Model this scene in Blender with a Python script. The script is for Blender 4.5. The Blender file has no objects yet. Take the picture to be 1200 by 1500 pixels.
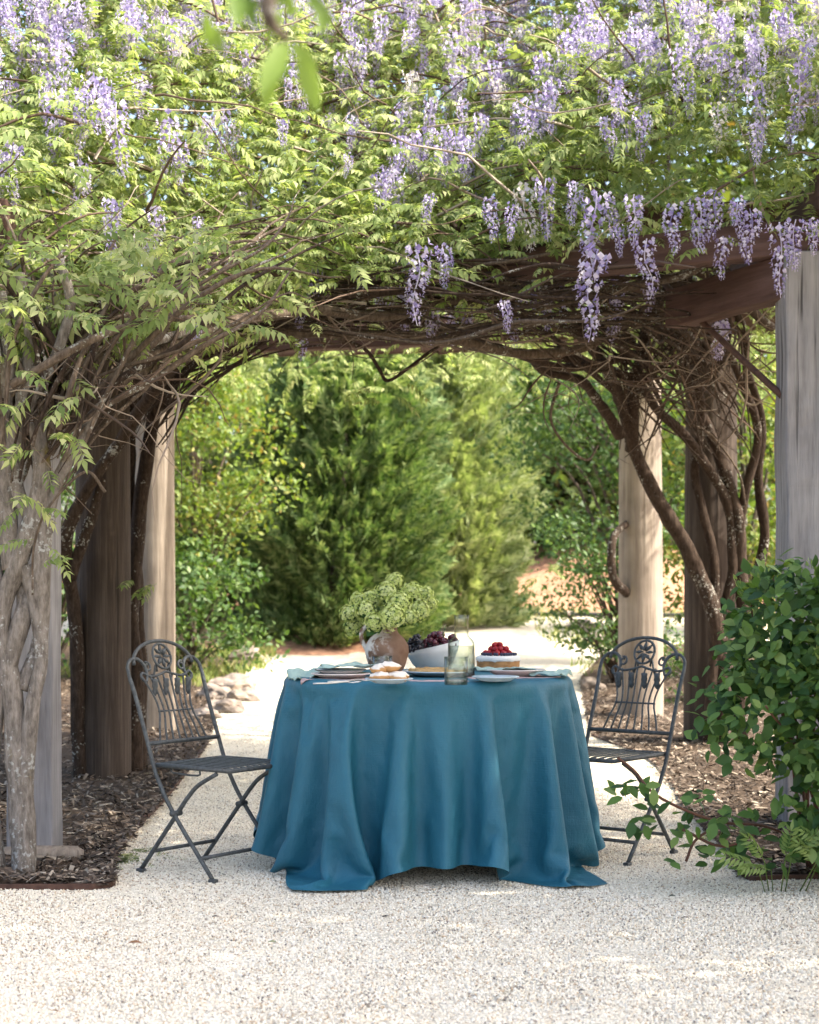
import bpy, math, random
import numpy as np
from mathutils import Vector, Matrix, noise

RNG = np.random.default_rng(7)
random.seed(7)
SC = bpy.context.scene
COL = SC.collection
rad = math.radians

# ------------------------------------------------------------ camera, sky, sun, exposure
CAM_H, FPX, HOR = 1.12, 2500.0, 865.0
cam_d = bpy.data.cameras.new('camera')
cam = bpy.data.objects.new('camera', cam_d)
COL.objects.link(cam)
cam.location = (0, 0, CAM_H)
cam.rotation_euler = (math.pi / 2, 0, 0)
cam_d.sensor_fit = 'HORIZONTAL'
cam_d.sensor_width = 24
cam_d.lens = 50
cam_d.shift_y = 115 / 1200
cam_d.clip_start = .05
cam_d.clip_end = 2000
cam_d.dof.use_dof = True
cam_d.dof.focus_distance = 6.7
cam_d.dof.aperture_fstop = 3.6
SC.camera = cam

SUN_EL, SUN_AZ = rad(48), rad(102)      # azimuth clockwise from the viewing direction: from the right
SDIR = Vector((math.cos(SUN_EL) * math.sin(SUN_AZ), math.cos(SUN_EL) * math.cos(SUN_AZ), math.sin(SUN_EL)))
world = bpy.data.worlds.new('World')
SC.world = world
world.use_nodes = True
wn = world.node_tree
sky = wn.nodes.new('ShaderNodeTexSky')
sky.sky_type = 'NISHITA'
sky.sun_disc = False
sky.sun_elevation = SUN_EL
sky.sun_rotation = SUN_AZ
sky.air_density = 1.0
sky.dust_density = 5.0
sky.ozone_density = .2
wn.links.new(sky.outputs[0], wn.nodes['Background'].inputs[0])
wn.nodes['Background'].inputs[1].default_value = .15
sun_d = bpy.data.lights.new('sun', 'SUN')
sun_d.energy = 3.1
sun_d.angle = rad(.5)
sun_d.color = (1, .93, .8)
sun = bpy.data.objects.new('sun', sun_d)
COL.objects.link(sun)
sun.rotation_euler = SDIR.to_track_quat('Z', 'Y').to_euler()
SC.view_settings.view_transform = 'Standard'
SC.view_settings.look = 'None'
SC.view_settings.gamma = 1
SC.view_settings.exposure = 2.02
SC.render.engine = 'CYCLES'
SC.cycles.use_denoising = True
SC.cycles.max_bounces = 10
SC.cycles.diffuse_bounces = 2
SC.cycles.glossy_bounces = 3
SC.cycles.transmission_bounces = 10
SC.cycles.transparent_max_bounces = 16
SC.cycles.caustics_reflective = False
SC.cycles.caustics_refractive = False


# ------------------------------------------------------------ helpers
def lin(r, g, b):
    f = lambda c: (c / 255 / 12.92) if c / 255 <= .04045 else ((c / 255 + .055) / 1.055) ** 2.4
    return (f(r), f(g), f(b), 1)


def at(px, py, Y):
    return Vector(((px - 600) / FPX * Y, Y, CAM_H - (py - HOR) / FPX * Y))


def tz(x, y):
    t = y - 14.5
    return .055 * (math.log1p(math.exp(min(t * 1.5, 40))) / 1.5 if t * 1.5 < 40 else t)


def tag(o, label=None, cat=None, group=None, kind=None):
    if label: o['label'] = label
    if cat: o['category'] = cat
    if group: o['group'] = group
    if kind: o['kind'] = kind
    return o


def empty(name, loc, rz=0, label=None, cat=None, group=None):
    o = bpy.data.objects.new(name, None)
    o.empty_display_size = .1
    COL.objects.link(o)
    o.location = loc
    o.rotation_euler = (0, 0, rz)
    bpy.context.view_layer.update()
    return tag(o, label, cat, group)


def link(name, me, mat=None, parent=None, world_space=False):
    """one object for a mesh; world_space: the vertices are world coordinates, the parent may sit anywhere"""
    if mat is not None and not me.materials:
        me.materials.append(mat)
    o = bpy.data.objects.new(name, me)
    COL.objects.link(o)
    if parent is not None:
        o.parent = parent
        if world_space:
            m = parent
            M = Matrix.Translation(m.location) @ m.rotation_euler.to_matrix().to_4x4()
            while m.parent:
                m = m.parent
                M = Matrix.Translation(m.location) @ m.rotation_euler.to_matrix().to_4x4() @ M
            o.matrix_parent_inverse = M.inverted()
    return o


def mesh(name, V, F, smooth=False):
    me = bpy.data.meshes.new(name)
    me.from_pydata([tuple(v) for v in V], [], F)
    if smooth:
        me.polygons.foreach_set('use_smooth', [True] * len(me.polygons))
    me.update()
    return me


def tri_mesh(name, V, T, smooth=False):
    """fast mesh of triangles from numpy arrays"""
    V = np.ascontiguousarray(V, dtype=np.float32); T = np.ascontiguousarray(T, dtype=np.int32)
    me = bpy.data.meshes.new(name)
    me.vertices.add(len(V)); me.vertices.foreach_set('co', V.ravel())
    me.loops.add(T.size); me.loops.foreach_set('vertex_index', T.ravel())
    me.polygons.add(len(T)); me.polygons.foreach_set('loop_start', np.arange(0, T.size, 3, dtype=np.int32))
    me.polygons.foreach_set('loop_total', np.full(len(T), 3, dtype=np.int32))
    if smooth:
        me.polygons.foreach_set('use_smooth', np.ones(len(T), dtype=bool))
    me.update(calc_edges=True)
    me.validate()
    return me


class MB:
    """collects shapes into one mesh"""
    def __init__(s): s.V = []; s.F = []
    def add(s, V, F):
        n = len(s.V); s.V += [tuple(v) for v in V]; s.F += [tuple(i + n for i in f) for f in F]; return s
    def box(s, c, d, rot=None):
        V = [Vector((x * d[0] / 2, y * d[1] / 2, z * d[2] / 2)) for x in (-1, 1) for y in (-1, 1) for z in (-1, 1)]
        if rot is not None: V = [rot @ v for v in V]
        return s.add([v + Vector(c) for v in V], [(0, 1, 3, 2), (4, 6, 7, 5), (0, 4, 5, 1), (2, 3, 7, 6), (0, 2, 6, 4), (1, 5, 7, 3)])
    def tube(s, P, R, n=8, cap=True): return s.add(*tube(P, R, n, cap))
    def lathe(s, prof, n=32, cap=True): return s.add(*lathe(prof, n, cap))
    def build(s, name, mat, parent=None, smooth=True, bevel=0, world_space=False):
        o = link(name, mesh(name, s.V, s.F, smooth), mat, parent, world_space)
        if bevel:
            b = o.modifiers.new('bevel', 'BEVEL'); b.width = bevel; b.segments = 2; b.limit_method = 'ANGLE'
            b.harden_normals = False
        return o


def smooth_path(P, k=6):
    """Catmull-Rom through the points"""
    P = [Vector(p) for p in P]
    if len(P) < 3: return [P[0].lerp(P[-1], i / k) for i in range(k + 1)]
    Q = [P[0] * 2 - P[1]] + P + [P[-1] * 2 - P[-2]]
    out = []
    for i in range(1, len(Q) - 2):
        a, b, c, d = Q[i - 1:i + 3]
        for j in range(k):
            t = j / k
            out.append(.5 * ((2 * b) + (c - a) * t + (2 * a - 5 * b + 4 * c - d) * t * t + (3 * b - a - 3 * c + d) * t ** 3))
    out.append(P[-1])
    return out


def tube(P, R, n=8, cap=True):
    P = [Vector(p) for p in P]; m = len(P)
    if not isinstance(R, (list, tuple)): R = [R] * m
    V = []; F = []
    t = (P[1] - P[0]).normalized()
    u = t.orthogonal().normalized()
    for i in range(m):
        t = (P[min(i + 1, m - 1)] - P[max(i - 1, 0)])
        t = t.normalized() if t.length > 1e-9 else Vector((0, 0, 1))
        u = u - t * u.dot(t)
        u = u.normalized() if u.length > 1e-6 else t.orthogonal().normalized()
        w = t.cross(u)
        for k in range(n):
            a = 2 * math.pi * k / n
            V.append(P[i] + (u * math.cos(a) + w * math.sin(a)) * R[i])
    for i in range(m - 1):
        for k in range(n):
            F.append((i * n + k, i * n + (k + 1) % n, (i + 1) * n + (k + 1) % n, (i + 1) * n + k))
    if cap:
        F.append(tuple(range(n - 1, -1, -1))); F.append(tuple((m - 1) * n + k for k in range(n)))
    return V, F


def lathe(prof, n=32, cap=True):
    V = []; F = []
    for r, z in prof:
        for k in range(n):
            a = 2 * math.pi * k / n; V.append((r * math.cos(a), r * math.sin(a), z))
    for i in range(len(prof) - 1):
        for k in range(n):
            F.append((i * n + k, i * n + (k + 1) % n, (i + 1) * n + (k + 1) % n, (i + 1) * n + k))
    if cap:
        F.append(tuple(range(n - 1, -1, -1))); F.append(tuple((len(prof) - 1) * n + k for k in range(n)))
    return V, F


def frames(D, N):
    """rotation matrices whose x axis is D and z axis near N"""
    D = D / np.linalg.norm(D, axis=1, keepdims=True)
    N = N - D * (N * D).sum(1, keepdims=True)
    ln = np.linalg.norm(N, axis=1, keepdims=True); bad = ln[:, 0] < 1e-4
    N = np.where(bad[:, None], np.cross(D, [[.3, .5, .8]]), N)
    N = N / np.maximum(np.linalg.norm(N, axis=1, keepdims=True), 1e-6)
    return np.stack([D, np.cross(N, D), N], axis=2)


def scatter(T, P, D, N, S):
    """copies of a template (verts, tris) at points P, along D, facing N, scaled S"""
    tv, tf = T
    R = frames(np.asarray(D, float), np.asarray(N, float))
    S = np.asarray(S, float)
    S = S[:, None, None] if S.ndim == 1 else S[:, None, :]
    V = np.einsum('nij,nkj->nki', R, tv[None] * S) + np.asarray(P)[:, None, :]
    n, k = len(P), len(tv)
    F = tf[None] + (np.arange(n) * k)[:, None, None]
    return V.reshape(-1, 3), F.reshape(-1, 3)


def rdir(n):
    v = RNG.normal(size=(n, 3)); return v / np.linalg.norm(v, axis=1, keepdims=True)


T_DIA = (np.array([(0, 0, 0), (.42, .26, .07), (1, 0, -.06), (.42, -.26, .07), (.42, 0, 0)], float), np.array([(0, 4, 1), (1, 4, 2), (0, 3, 4), (3, 2, 4)]))
T_OVA = (np.array([(0, 0, 0), (.2, .24, .04), (.55, .31, .06), (.85, .15, .0), (1.02, 0, -.06), (.85, -.15, .0), (.55, -.31, .06), (.2, -.24, .04), (.3, 0, 0), (.65, 0, -.01)], float),
         np.array([(0, 8, 1), (1, 8, 2), (8, 9, 2), (2, 9, 3), (9, 4, 3), (0, 7, 8), (7, 6, 8), (8, 6, 9), (6, 5, 9), (9, 5, 4)]))


def pinnate(pairs, ll, w, droop, seed, fold=.05):
    """a feather leaf of length 1: rachis and leaflets"""
    r = random.Random(seed); V = []; F = []
    rib = [Vector((t, 0, .10 * math.sin(t * 2.4) - droop * t * t)) for t in np.linspace(0, .86, 5)]
    for i, p in enumerate(rib):
        w_ = .011 - .0015 * i; V += [p + Vector((0, w_, 0)), p - Vector((0, w_, 0))]
        if i: k = 2 * i; F += [(k - 2, k - 1, k + 1), (k - 2, k + 1, k)]
    def leaflet(p, d, n, L):
        d.normalize(); s = n.cross(d).normalized(); k = len(V); dr = r.uniform(.08, .3)
        V.extend([p, p + d * L * .42 + s * L * w + n * L * fold, p + d * L * .42 - s * L * w + n * L * fold, p + d * L * .45, p + d * L - n * L * dr])
        F.extend([(k, k + 3, k + 1), (k, k + 2, k + 3), (k + 1, k + 3, k + 4), (k + 2, k + 4, k + 3)])
    for i in range(pairs):
        t = .2 + .66 * i / (pairs - 1)
        p = Vector((t, 0, .10 * math.sin(t * 2.4) - droop * t * t))
        L = ll * (1 - .25 * abs(t - .55)) * r.uniform(.85, 1.12)
        for sd in (-1, 1):
            d = Vector((.55 + r.uniform(-.12, .2), sd * .8, -.18 - r.uniform(0, .35)))
            leaflet(p.copy(), d, Vector((r.uniform(-.2, .2), sd * r.uniform(-.1, .4), 1)).normalized(), L)
    leaflet(rib[-1].copy(), Vector((1, 0, -.3 - droop)), Vector((0, 0, 1)), ll * 1.05)
    return np.array([tuple(v) for v in V]), np.array(F)


PIN = [pinnate(6, .30, .20, d, s) for d, s in ((.15, 1), (.3, 2), (.05, 3), (.45, 4))]
FERN = pinnate(7, .30, .16, .15, 9)


def feather(seed):
    """flat conifer spray of length 1"""
    r = random.Random(seed); V = []; F = []
    def blade(p, d, L, w):
        s = Vector((-d.y, d.x, r.uniform(-.3, .3))).normalized(); k = len(V)
        V.extend([p - s * w, p + s * w, p + d * L]); F.append((k, k + 1, k + 2))
    blade(Vector((0, 0, 0)), Vector((1, 0, 0)), 1, .05)
    for i in range(7):
        t = .1 + .75 * i / 6
        for sd in (-1, 1):
            d = Vector((.75, sd * r.uniform(.4, .8), r.uniform(-.25, .25))).normalized()
            blade(Vector((t, 0, 0)), d, (.5 - .3 * t) * r.uniform(.7, 1.2), .05)
    return np.array([tuple(v) for v in V]), np.array(F)


FEA = [feather(i) for i in range(3)]


# ------------------------------------------------------------ materials
class NT:
    def __init__(s, name):
        s.m = bpy.data.materials.new(name); s.m.use_nodes = True; s.t = s.m.node_tree
        s.b = s.t.nodes['Principled BSDF']; s.out = s.t.nodes['Material Output']
    def n(s, kind, **kw):
        n = s.t.nodes.new('ShaderNode' + kind)
        for k, v in kw.items():
            if isinstance(k, str) and hasattr(n, k) and not k[0].isupper(): setattr(n, k, v)
            else: n.inputs[k.replace('_', ' ')].default_value = v
        return n
    def l(s, a, b): s.t.links.new(a, b)
    def coord(s, scale=(1, 1, 1), out='Object'):
        c = s.n('TexCoord'); m = s.n('Mapping'); m.inputs['Scale'].default_value = scale
        s.l(c.outputs[out], m.inputs[0]); return m.outputs[0]
    def noise(s, co, scale, detail=4, rough=.55):
        n = s.n('TexNoise'); n.inputs['Scale'].default_value = scale; n.inputs['Detail'].default_value = detail
        n.inputs['Roughness'].default_value = rough
        if co is not None: s.l(co, n.inputs['Vector'])
        return n.outputs['Fac']
    def ramp(s, fac, stops):
        r = s.n('ValToRGB'); e = r.color_ramp.elements
        while len(e) < len(stops): e.new(.5)
        for i, (p, c) in enumerate(stops): e[i].position = p; e[i].color = c
        s.l(fac, r.inputs[0]); return r.outputs[0]
    def mix(s, fac, a, b, mode='MIX'):
        x = s.n('Mix', data_type='RGBA', blend_type=mode)
        for sock, v in ((x.inputs[0], fac), (x.inputs[6], a), (x.inputs[7], b)):
            if hasattr(v, 'is_linked'): s.l(v, sock)
            else: sock.default_value = v
        return x.outputs[2]
    def bump(s, h, strength=.4, dist=.01):
        b = s.n('Bump'); b.inputs['Strength'].default_value = strength; b.inputs['Distance'].default_value = dist
        s.l(h, b.inputs['Height']); s.l(b.outputs[0], s.b.inputs['Normal']); return b
    def base(s, c):
        if hasattr(c, 'is_linked'): s.l(c, s.b.inputs['Base Color'])
        else: s.b.inputs['Base Color'].default_value = c
    def rough(s, v, spec=.5): s.b.inputs['Roughness'].default_value = v; s.b.inputs['Specular IOR Level'].default_value = spec


def plain(name, c, rough=.6, spec=.4, var=.15, scale=20, metal=0, bump=0):
    t = NT(name); t.rough(rough, spec); t.b.inputs['Metallic'].default_value = metal
    co = t.coord(); f = t.noise(co, scale)
    d = tuple(x * (1 - var) for x in c[:3]) + (1,); e = tuple(min(1, x * (1 + var)) for x in c[:3]) + (1,)
    t.base(t.ramp(f, [(.3, d), (.7, e)]))
    if bump: t.bump(t.noise(co, scale * 3), bump, .004)
    return t.m


def leafmat(name, stops, trans=.4, rough=.5, tint=(1.0, 1.05, .45, 1), spec=.4):
    """leaves: colour varies from leaf to leaf, light passes through"""
    t = NT(name); t.rough(rough, spec)
    g = t.n('NewGeometry'); oi = t.n('ObjectInfo')
    ad = t.n('Math', operation='ADD'); t.l(g.outputs['Random Per Island'], ad.inputs[0]); t.l(oi.outputs['Random'], ad.inputs[1])
    fr = t.n('Math', operation='FRACT'); t.l(ad.outputs[0], fr.inputs[0])
    c = t.ramp(fr.outputs[0], stops); t.base(c)
    tr = t.n('BsdfTranslucent'); t.l(t.mix(1, c, tint, 'MULTIPLY'), tr.inputs['Color'])
    mx = t.n('MixShader'); mx.inputs[0].default_value = trans
    t.l(t.b.outputs[0], mx.inputs[1]); t.l(tr.outputs[0], mx.inputs[2]); t.l(mx.outputs[0], t.out.inputs['Surface'])
    return t.m


def gravelmat(name, dark=1.0):
    t = NT(name); t.rough(.85, .2)
    co = t.coord()
    v = t.n('TexVoronoi'); v.inputs['Scale'].default_value = 95; t.l(co, v.inputs['Vector'])
    sep = t.n('SeparateColor'); t.l(v.outputs['Color'], sep.inputs[0])
    k = dark
    c = t.ramp(sep.outputs[0], [(0, (.46 * k, .40 * k, .32 * k, 1)), (.25, (.64 * k, .57 * k, .45 * k, 1)), (.6, (.73 * k, .66 * k, .54 * k, 1)), (1, (.82 * k, .76 * k, .65 * k, 1))])
    big = t.noise(co, 1.3, 5)
    c = t.mix(1, c, t.ramp(big, [(.3, (.82, .80, .76, 1)), (.7, (1.0, 1.0, .98, 1))]), 'MULTIPLY')
    t.base(c)
    inv = t.n('Math', operation='SUBTRACT'); inv.inputs[0].default_value = 1; t.l(v.outputs['Distance'], inv.inputs[1])
    t.bump(inv.outputs[0], .8, .008)
    return t.m


def woodmat(name, stops, streak=22, crack=.5, rough=.8):
    t = NT(name); t.rough(rough, .25)
    co = t.coord((streak, streak, 1.1)); co2 = t.coord((1, 1, 1))
    f = t.noise(co, 1.6, 7, .65); blot = t.noise(co2, 2.2, 4)
    c = t.ramp(f, stops)
    c = t.mix(1, c, t.ramp(blot, [(.3, (.66, .62, .6, 1)), (.68, (1.12, 1.08, 1.05, 1))]), 'MULTIPLY')
    cr = t.noise(t.coord((streak * 1.7, streak * 1.7, .5)), 1.2, 2, .5)
    ck = t.ramp(cr, [(.30, (1 - crack, 1 - crack, 1 - crack, 1)), (.37, (1, 1, 1, 1))])
    t.base(t.mix(1, c, ck, 'MULTIPLY'))
    t.bump(t.mix(1, f, ck, 'MULTIPLY'), .7, .012)
    return t.m


def barkmat(name, c1, c2, lichen=.0, lc=(.5, .5, .47, 1), moss=False, scale=(30, 30, 12)):
    t = NT(name); t.rough(.9, .15)
    co = t.coord(scale); f = t.noise(co, 1.5, 6, .65)
    c = t.ramp(f, [(.3, c1), (.7, c2)])
    cw = t.coord()
    if lichen:
        v = t.noise(cw, 60, 3, .6); w = t.noise(cw, 5, 3)
        mx = t.n('Math', operation='MULTIPLY'); t.l(v, mx.inputs[0]); t.l(w, mx.inputs[1])
        k = t.ramp(mx.outputs[0], [(.36 - lichen * .15, (0, 0, 0, 1)), (.41 - lichen * .15, (1, 1, 1, 1))])
        c = t.mix(k, c, lc)
    if moss:
        k = t.ramp(t.noise(cw, 3.2, 5), [(.62, (0, 0, 0, 1)), (.68, (.8, .8, .8, 1))])
        c = t.mix(k, c, (.20, .15, .03, 1))
    fb = t.noise(t.coord((70, 70, 16)), 1, 5, .7)
    c = t.mix(1, c, t.ramp(fb, [(.35, (.62, .6, .58, 1)), (.6, (1.08, 1.08, 1.08, 1))]), 'MULTIPLY')
    t.base(c); t.bump(t.mix(.5, f, fb), 1.0, .016)
    return t.m


M = {}
M['gravel'] = gravelmat('pale gravel')
M['chip'] = leafmat('bark chips', [(0, (.03, .022, .016, 1)), (.4, (.075, .052, .037, 1)), (.75, (.16, .12, .09, 1)), (1, (.38, .32, .25, 1))], .0, .9)
M['mulch'] = plain('leaf mulch', (.07, .05, .036, 1), .95, .1, .5, 45, bump=.8)
M['soil'] = plain('dry grassy soil', (.24, .19, .11, 1), .95, .1, .35, 6, bump=.6)
M['bank'] = plain('orange earth', (.34, .19, .12, 1), .95, .1, .45, 14, bump=.9)
M['steel'] = plain('rusty edging', (.085, .045, .032, 1), .8, .3, .35, 25, bump=.4)
M['postR'] = woodmat('weathered round timber', [(.25, (.03, .021, .016, 1)), (.5, (.062, .046, .036, 1)), (.8, (.13, .105, .088, 1))])
M['postL'] = woodmat('pale stripped timber', [(.25, (.18, .15, .12, 1)), (.5, (.28, .24, .20, 1)), (.8, (.40, .36, .31, 1))], crack=.35)
M['postS'] = woodmat('silver grey sawn timber', [(.25, (.13, .13, .14, 1)), (.5, (.26, .26, .275, 1)), (.8, (.38, .375, .39, 1))], streak=16, crack=.75)
M['beam'] = woodmat('red brown beam', [(.25, (.055, .028, .022, 1)), (.5, (.105, .06, .05, 1)), (.8, (.17, .105, .09, 1))], streak=16)
M['bark'] = barkmat('lichened vine bark', (.12, .104, .09, 1), (.29, .255, .225, 1), .36, (.38, .38, .36, 1), True)
M['stem'] = barkmat('brown vine bark', (.024, .016, .012, 1), (.078, .054, .04, 1), .14, (.34, .33, .30, 1))
M['stem2'] = barkmat('pale vine bark', (.07, .05, .036, 1), (.18, .14, .108, 1), .1, (.4, .4, .36, 1))
M['twig'] = leafmat('vine twigs', [(0, (.06, .038, .026, 1)), (.5, (.13, .085, .06, 1)), (1, (.36, .30, .24, 1))], 0, .9)
M['wleaf'] = leafmat('wisteria leaf', [(0, (.12, .175, .050, 1)), (.3, (.20, .265, .085, 1)), (.7, (.30, .355, .14, 1)), (1, (.44, .46, .23, 1))], .48, .6, (1.2, 1.25, .68, 1), .25)
M['petal'] = leafmat('wisteria petal', [(0, (.26, .21, .44, 1)), (.35, (.43, .38, .60, 1)), (.7, (.61, .57, .73, 1)), (1, (.81, .79, .86, 1))], .35, .7, (1, .92, 1.05, 1), .2)
M['petal2'] = leafmat('fading petal', [(0, (.5, .46, .55, 1)), (.5, (.62, .58, .55, 1)), (1, (.72, .68, .58, 1))], .35, .7, (1, 1, 1, 1), .2)
M['rose'] = leafmat('rose leaf', [(0, (.028, .07, .024, 1)), (.4, (.07, .14, .036, 1)), (.8, (.12, .215, .05, 1)), (1, (.22, .30, .09, 1))], .34, .48, (1.2, 1.3, .4, 1), .3)
M['shoot'] = leafmat('young shoot', [(0, (.16, .25, .06, 1)), (1, (.26, .34, .10, 1))], .4, .45)
M['shoot2'] = leafmat('overhanging leaf', [(0, (.12, .20, .035, 1)), (1, (.20, .29, .06, 1))], .5, .5)
M['cane'] = plain('rose cane', (.12, .055, .035, 1), .7, .3, .3, 20)
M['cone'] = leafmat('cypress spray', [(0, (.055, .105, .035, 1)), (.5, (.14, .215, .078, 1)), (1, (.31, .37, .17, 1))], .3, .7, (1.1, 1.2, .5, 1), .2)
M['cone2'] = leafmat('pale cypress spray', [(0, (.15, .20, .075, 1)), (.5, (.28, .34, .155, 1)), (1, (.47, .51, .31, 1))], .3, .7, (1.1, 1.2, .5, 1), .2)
M['shrub'] = leafmat('shrub leaf', [(0, (.10, .17, .035, 1)), (.6, (.18, .25, .05, 1)), (.9, (.25, .27, .06, 1)), (1, (.30, .18, .06, 1))], .45, .55)
M['shrubd'] = leafmat('deep shrub leaf', [(0, (.035, .08, .022, 1)), (.6, (.08, .15, .04, 1)), (1, (.14, .21, .055, 1))], .4, .5)
M['treel'] = leafmat('tree leaf', [(0, (.06, .10, .028, 1)), (.6, (.11, .16, .045, 1)), (1, (.18, .22, .07, 1))], .4, .6)
M['grass'] = leafmat('grass blade', [(0, (.12, .17, .04, 1)), (.6, (.22, .27, .07, 1)), (1, (.38, .34, .15, 1))], .3, .7)
M['trunk'] = barkmat('tree bark', (.05, .04, .032, 1), (.16, .13, .10, 1), .1)
M['rock'] = plain('field stone', (.23, .19, .16, 1), .9, .2, .5, 9, bump=.7)
M['iron'] = plain('weathered painted iron', (.08, .086, .088, 1), .62, .35, .35, 60, .25, bump=.25)
M['wood'] = plain('brown table wood', (.10, .042, .02, 1), .5, .4, .3, 15)


# ------------------------------------------------------------ terrain
def sheet(name, xs, ys, zf, mat, **kw):
    nx, ny = len(xs), len(ys)
    V = [(x, y, zf(x, y)) for y in ys for x in xs]
    F = [(j * nx + i, j * nx + i + 1, (j + 1) * nx + i + 1, (j + 1) * nx + i) for j in range(ny - 1) for i in range(nx - 1)]
    o = link(name, mesh(name, V, F, True), mat)
    return tag(o, kind='structure', **kw)


far = list(np.linspace(-12, 12, 25))
sheet('ground', [-600, -200, -60, -25] + far + [25, 60, 200, 600], [-60, -20, -6] + list(np.linspace(-3, 40, 60)) + [60, 120, 400, 1200],
      lambda x, y: min(tz(x, y), tz(0, 32) + (y - 32) * .01 if y > 32 else 99) - .02, M['soil'])
LB = [(6.39, -1.15), (6.5, -1.14), (7.12, -1.24), (8.36, -1.29), (9.82, -1.34), (12.2, -1.46), (14, -1.62), (17, -1.8), (20, -1.75), (22, -2.6)]
RB = [(6.62, 1.30), (7.4, 1.37), (8.6, 1.41), (10, 1.53), (11.4, 1.6), (12.2, 1.5), (13.1, 1.40), (15.5, 1.6), (18, 1.8), (20.5, 2.3), (22, 3.4)]
ip = lambda T, y: float(np.interp(y, [t[0] for t in T], [t[1] for t in T]))
in_bed = lambda x, y: (6.39 < y < 22 and x < ip(LB, y)) or (6.62 < y < 22 and x > ip(RB, y))
xg = np.linspace(-9, 9, 91); yg = np.concatenate([np.linspace(-3, 8, 56), np.linspace(8.3, 28, 66)])
gz = lambda x, y: tz(x, y) + .012 * noise.noise((x * 1.1, y * 1.1, 3)) + .004 * noise.noise((x * 5, y * 5, 1))
sheet('gravel_path', xg, yg, gz, M['gravel'])


def bed(name, T, y0, side):
    ys = np.concatenate([np.linspace(y0, 9, 30), np.linspace(9.15, 22, 60)])
    V = []; F = []; nx = 26
    for y in ys:
        e = ip(T, y)
        for i in range(nx):
            t = (i / (nx - 1)) ** 1.5
            x = e + side * t * 7
            z = tz(x, y) + .012 + .07 * min(1, t * 7) * (.5 + .5 * noise.noise((x * 1.6, y * 1.6, 8))) + .01 * noise.noise((x * 7, y * 7, 2))
            if y == ys[0]: z = min(z, .012)
            V.append((x, y, z))
    for j in range(len(ys) - 1):
        for i in range(nx - 1):
            q = (j * nx + i, j * nx + i + 1, (j + 1) * nx + i + 1, (j + 1) * nx + i)
            F.append(q if side > 0 else q[::-1])
    tag(link(name, mesh(name, V, F, True), M['mulch']), kind='structure')
    # chips, twigs and dead leaves lying on the bed
    n = 16000
    yy = y0 + (RNG.random(n) ** 1.6) * 11; P = np.zeros((n, 3)); t = RNG.random(n) ** 1.4 * 2.6
    for k in range(n):
        y = yy[k]; x = ip(T, y) + side * (t[k] - .02); tt = max(t[k] / 7, 0) ** (1 / 1)
        P[k] = (x, y, tz(x, y) + .016 + .07 * min(1, tt * 7) * (.5 + .5 * noise.noise((x * 1.6, y * 1.6, 8))) + RNG.random() * .018)
    D = rdir(n); D[:, 2] *= .3; N = rdir(n) * .6 + [0, 0, 1]
    Tm = (np.array([(-.5, -.14, 0), (.5, -.1, .05), (.5, .1, .0), (-.5, .14, .05), (0, 0, .12)]), np.array([(0, 1, 4), (1, 2, 4), (2, 3, 4), (3, 0, 4)]))
    S = np.stack([RNG.uniform(.015, .07, n), RNG.uniform(.012, .07, n), RNG.uniform(.01, .05, n)], 1)
    V, F = scatter(Tm, P, D, N, S)
    tag(link('mulch_chips', tri_mesh('mulch_chips', V, F), M['chip']),
        'bark chips and dry twigs covering the bed ' + ('under the rose bush' if side > 0 else 'around the lichened vine trunk'), 'mulch', kind='stuff')


bed('mulch_bed_left', LB, 6.39, -1)
bed('mulch_bed_right', RB, 6.62, 1)


def strip(name, pts, label, h=.02, th=.008):
    P = smooth_path([Vector((x, y, 0)) for x, y in pts], 5); mb = MB(); V = []; F = []
    for i, p in enumerate(P):
        d = (P[min(i + 1, len(P) - 1)] - P[max(i - 1, 0)]).normalized(); s = Vector((-d.y, d.x, 0)) * th
        z = tz(p.x, p.y); hh = h + .008 * noise.noise((p.x * 2, p.y * 2, 0))
        V += [p - s + Vector((0, 0, z - .02)), p - s + Vector((0, 0, z + hh)), p + s + Vector((0, 0, z + hh)), p + s + Vector((0, 0, z - .02))]
    n = len(P)
    for i in range(n - 1):
        for k in range(4): F.append((i * 4 + k, i * 4 + (k + 1) % 4, i * 4 + 4 + (k + 1) % 4, i * 4 + 4 + k))
    F += [(0, 3, 2, 1), (n * 4 - 4, n * 4 - 3, n * 4 - 2, n * 4 - 1)]
    tag(mb.add(V, F).build(name, M['steel'], smooth=False), label, 'edging')


strip('garden_edging', [(-3, 6.38), (-2, 6.38), (-1.3, 6.37), (-1.16, 6.40), (-1.13, 6.52)] + [(x, y) for y, x in LB[2:7]], 'rusty steel edging curving around the bed of the lichened vine trunk')
strip('garden_edging', [(3, 6.61), (2, 6.61), (1.45, 6.6), (1.31, 6.63)] + [(x, y) for y, x in RB[1:7]], 'rusty steel edging along the gravel beside the rose bush')


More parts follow.
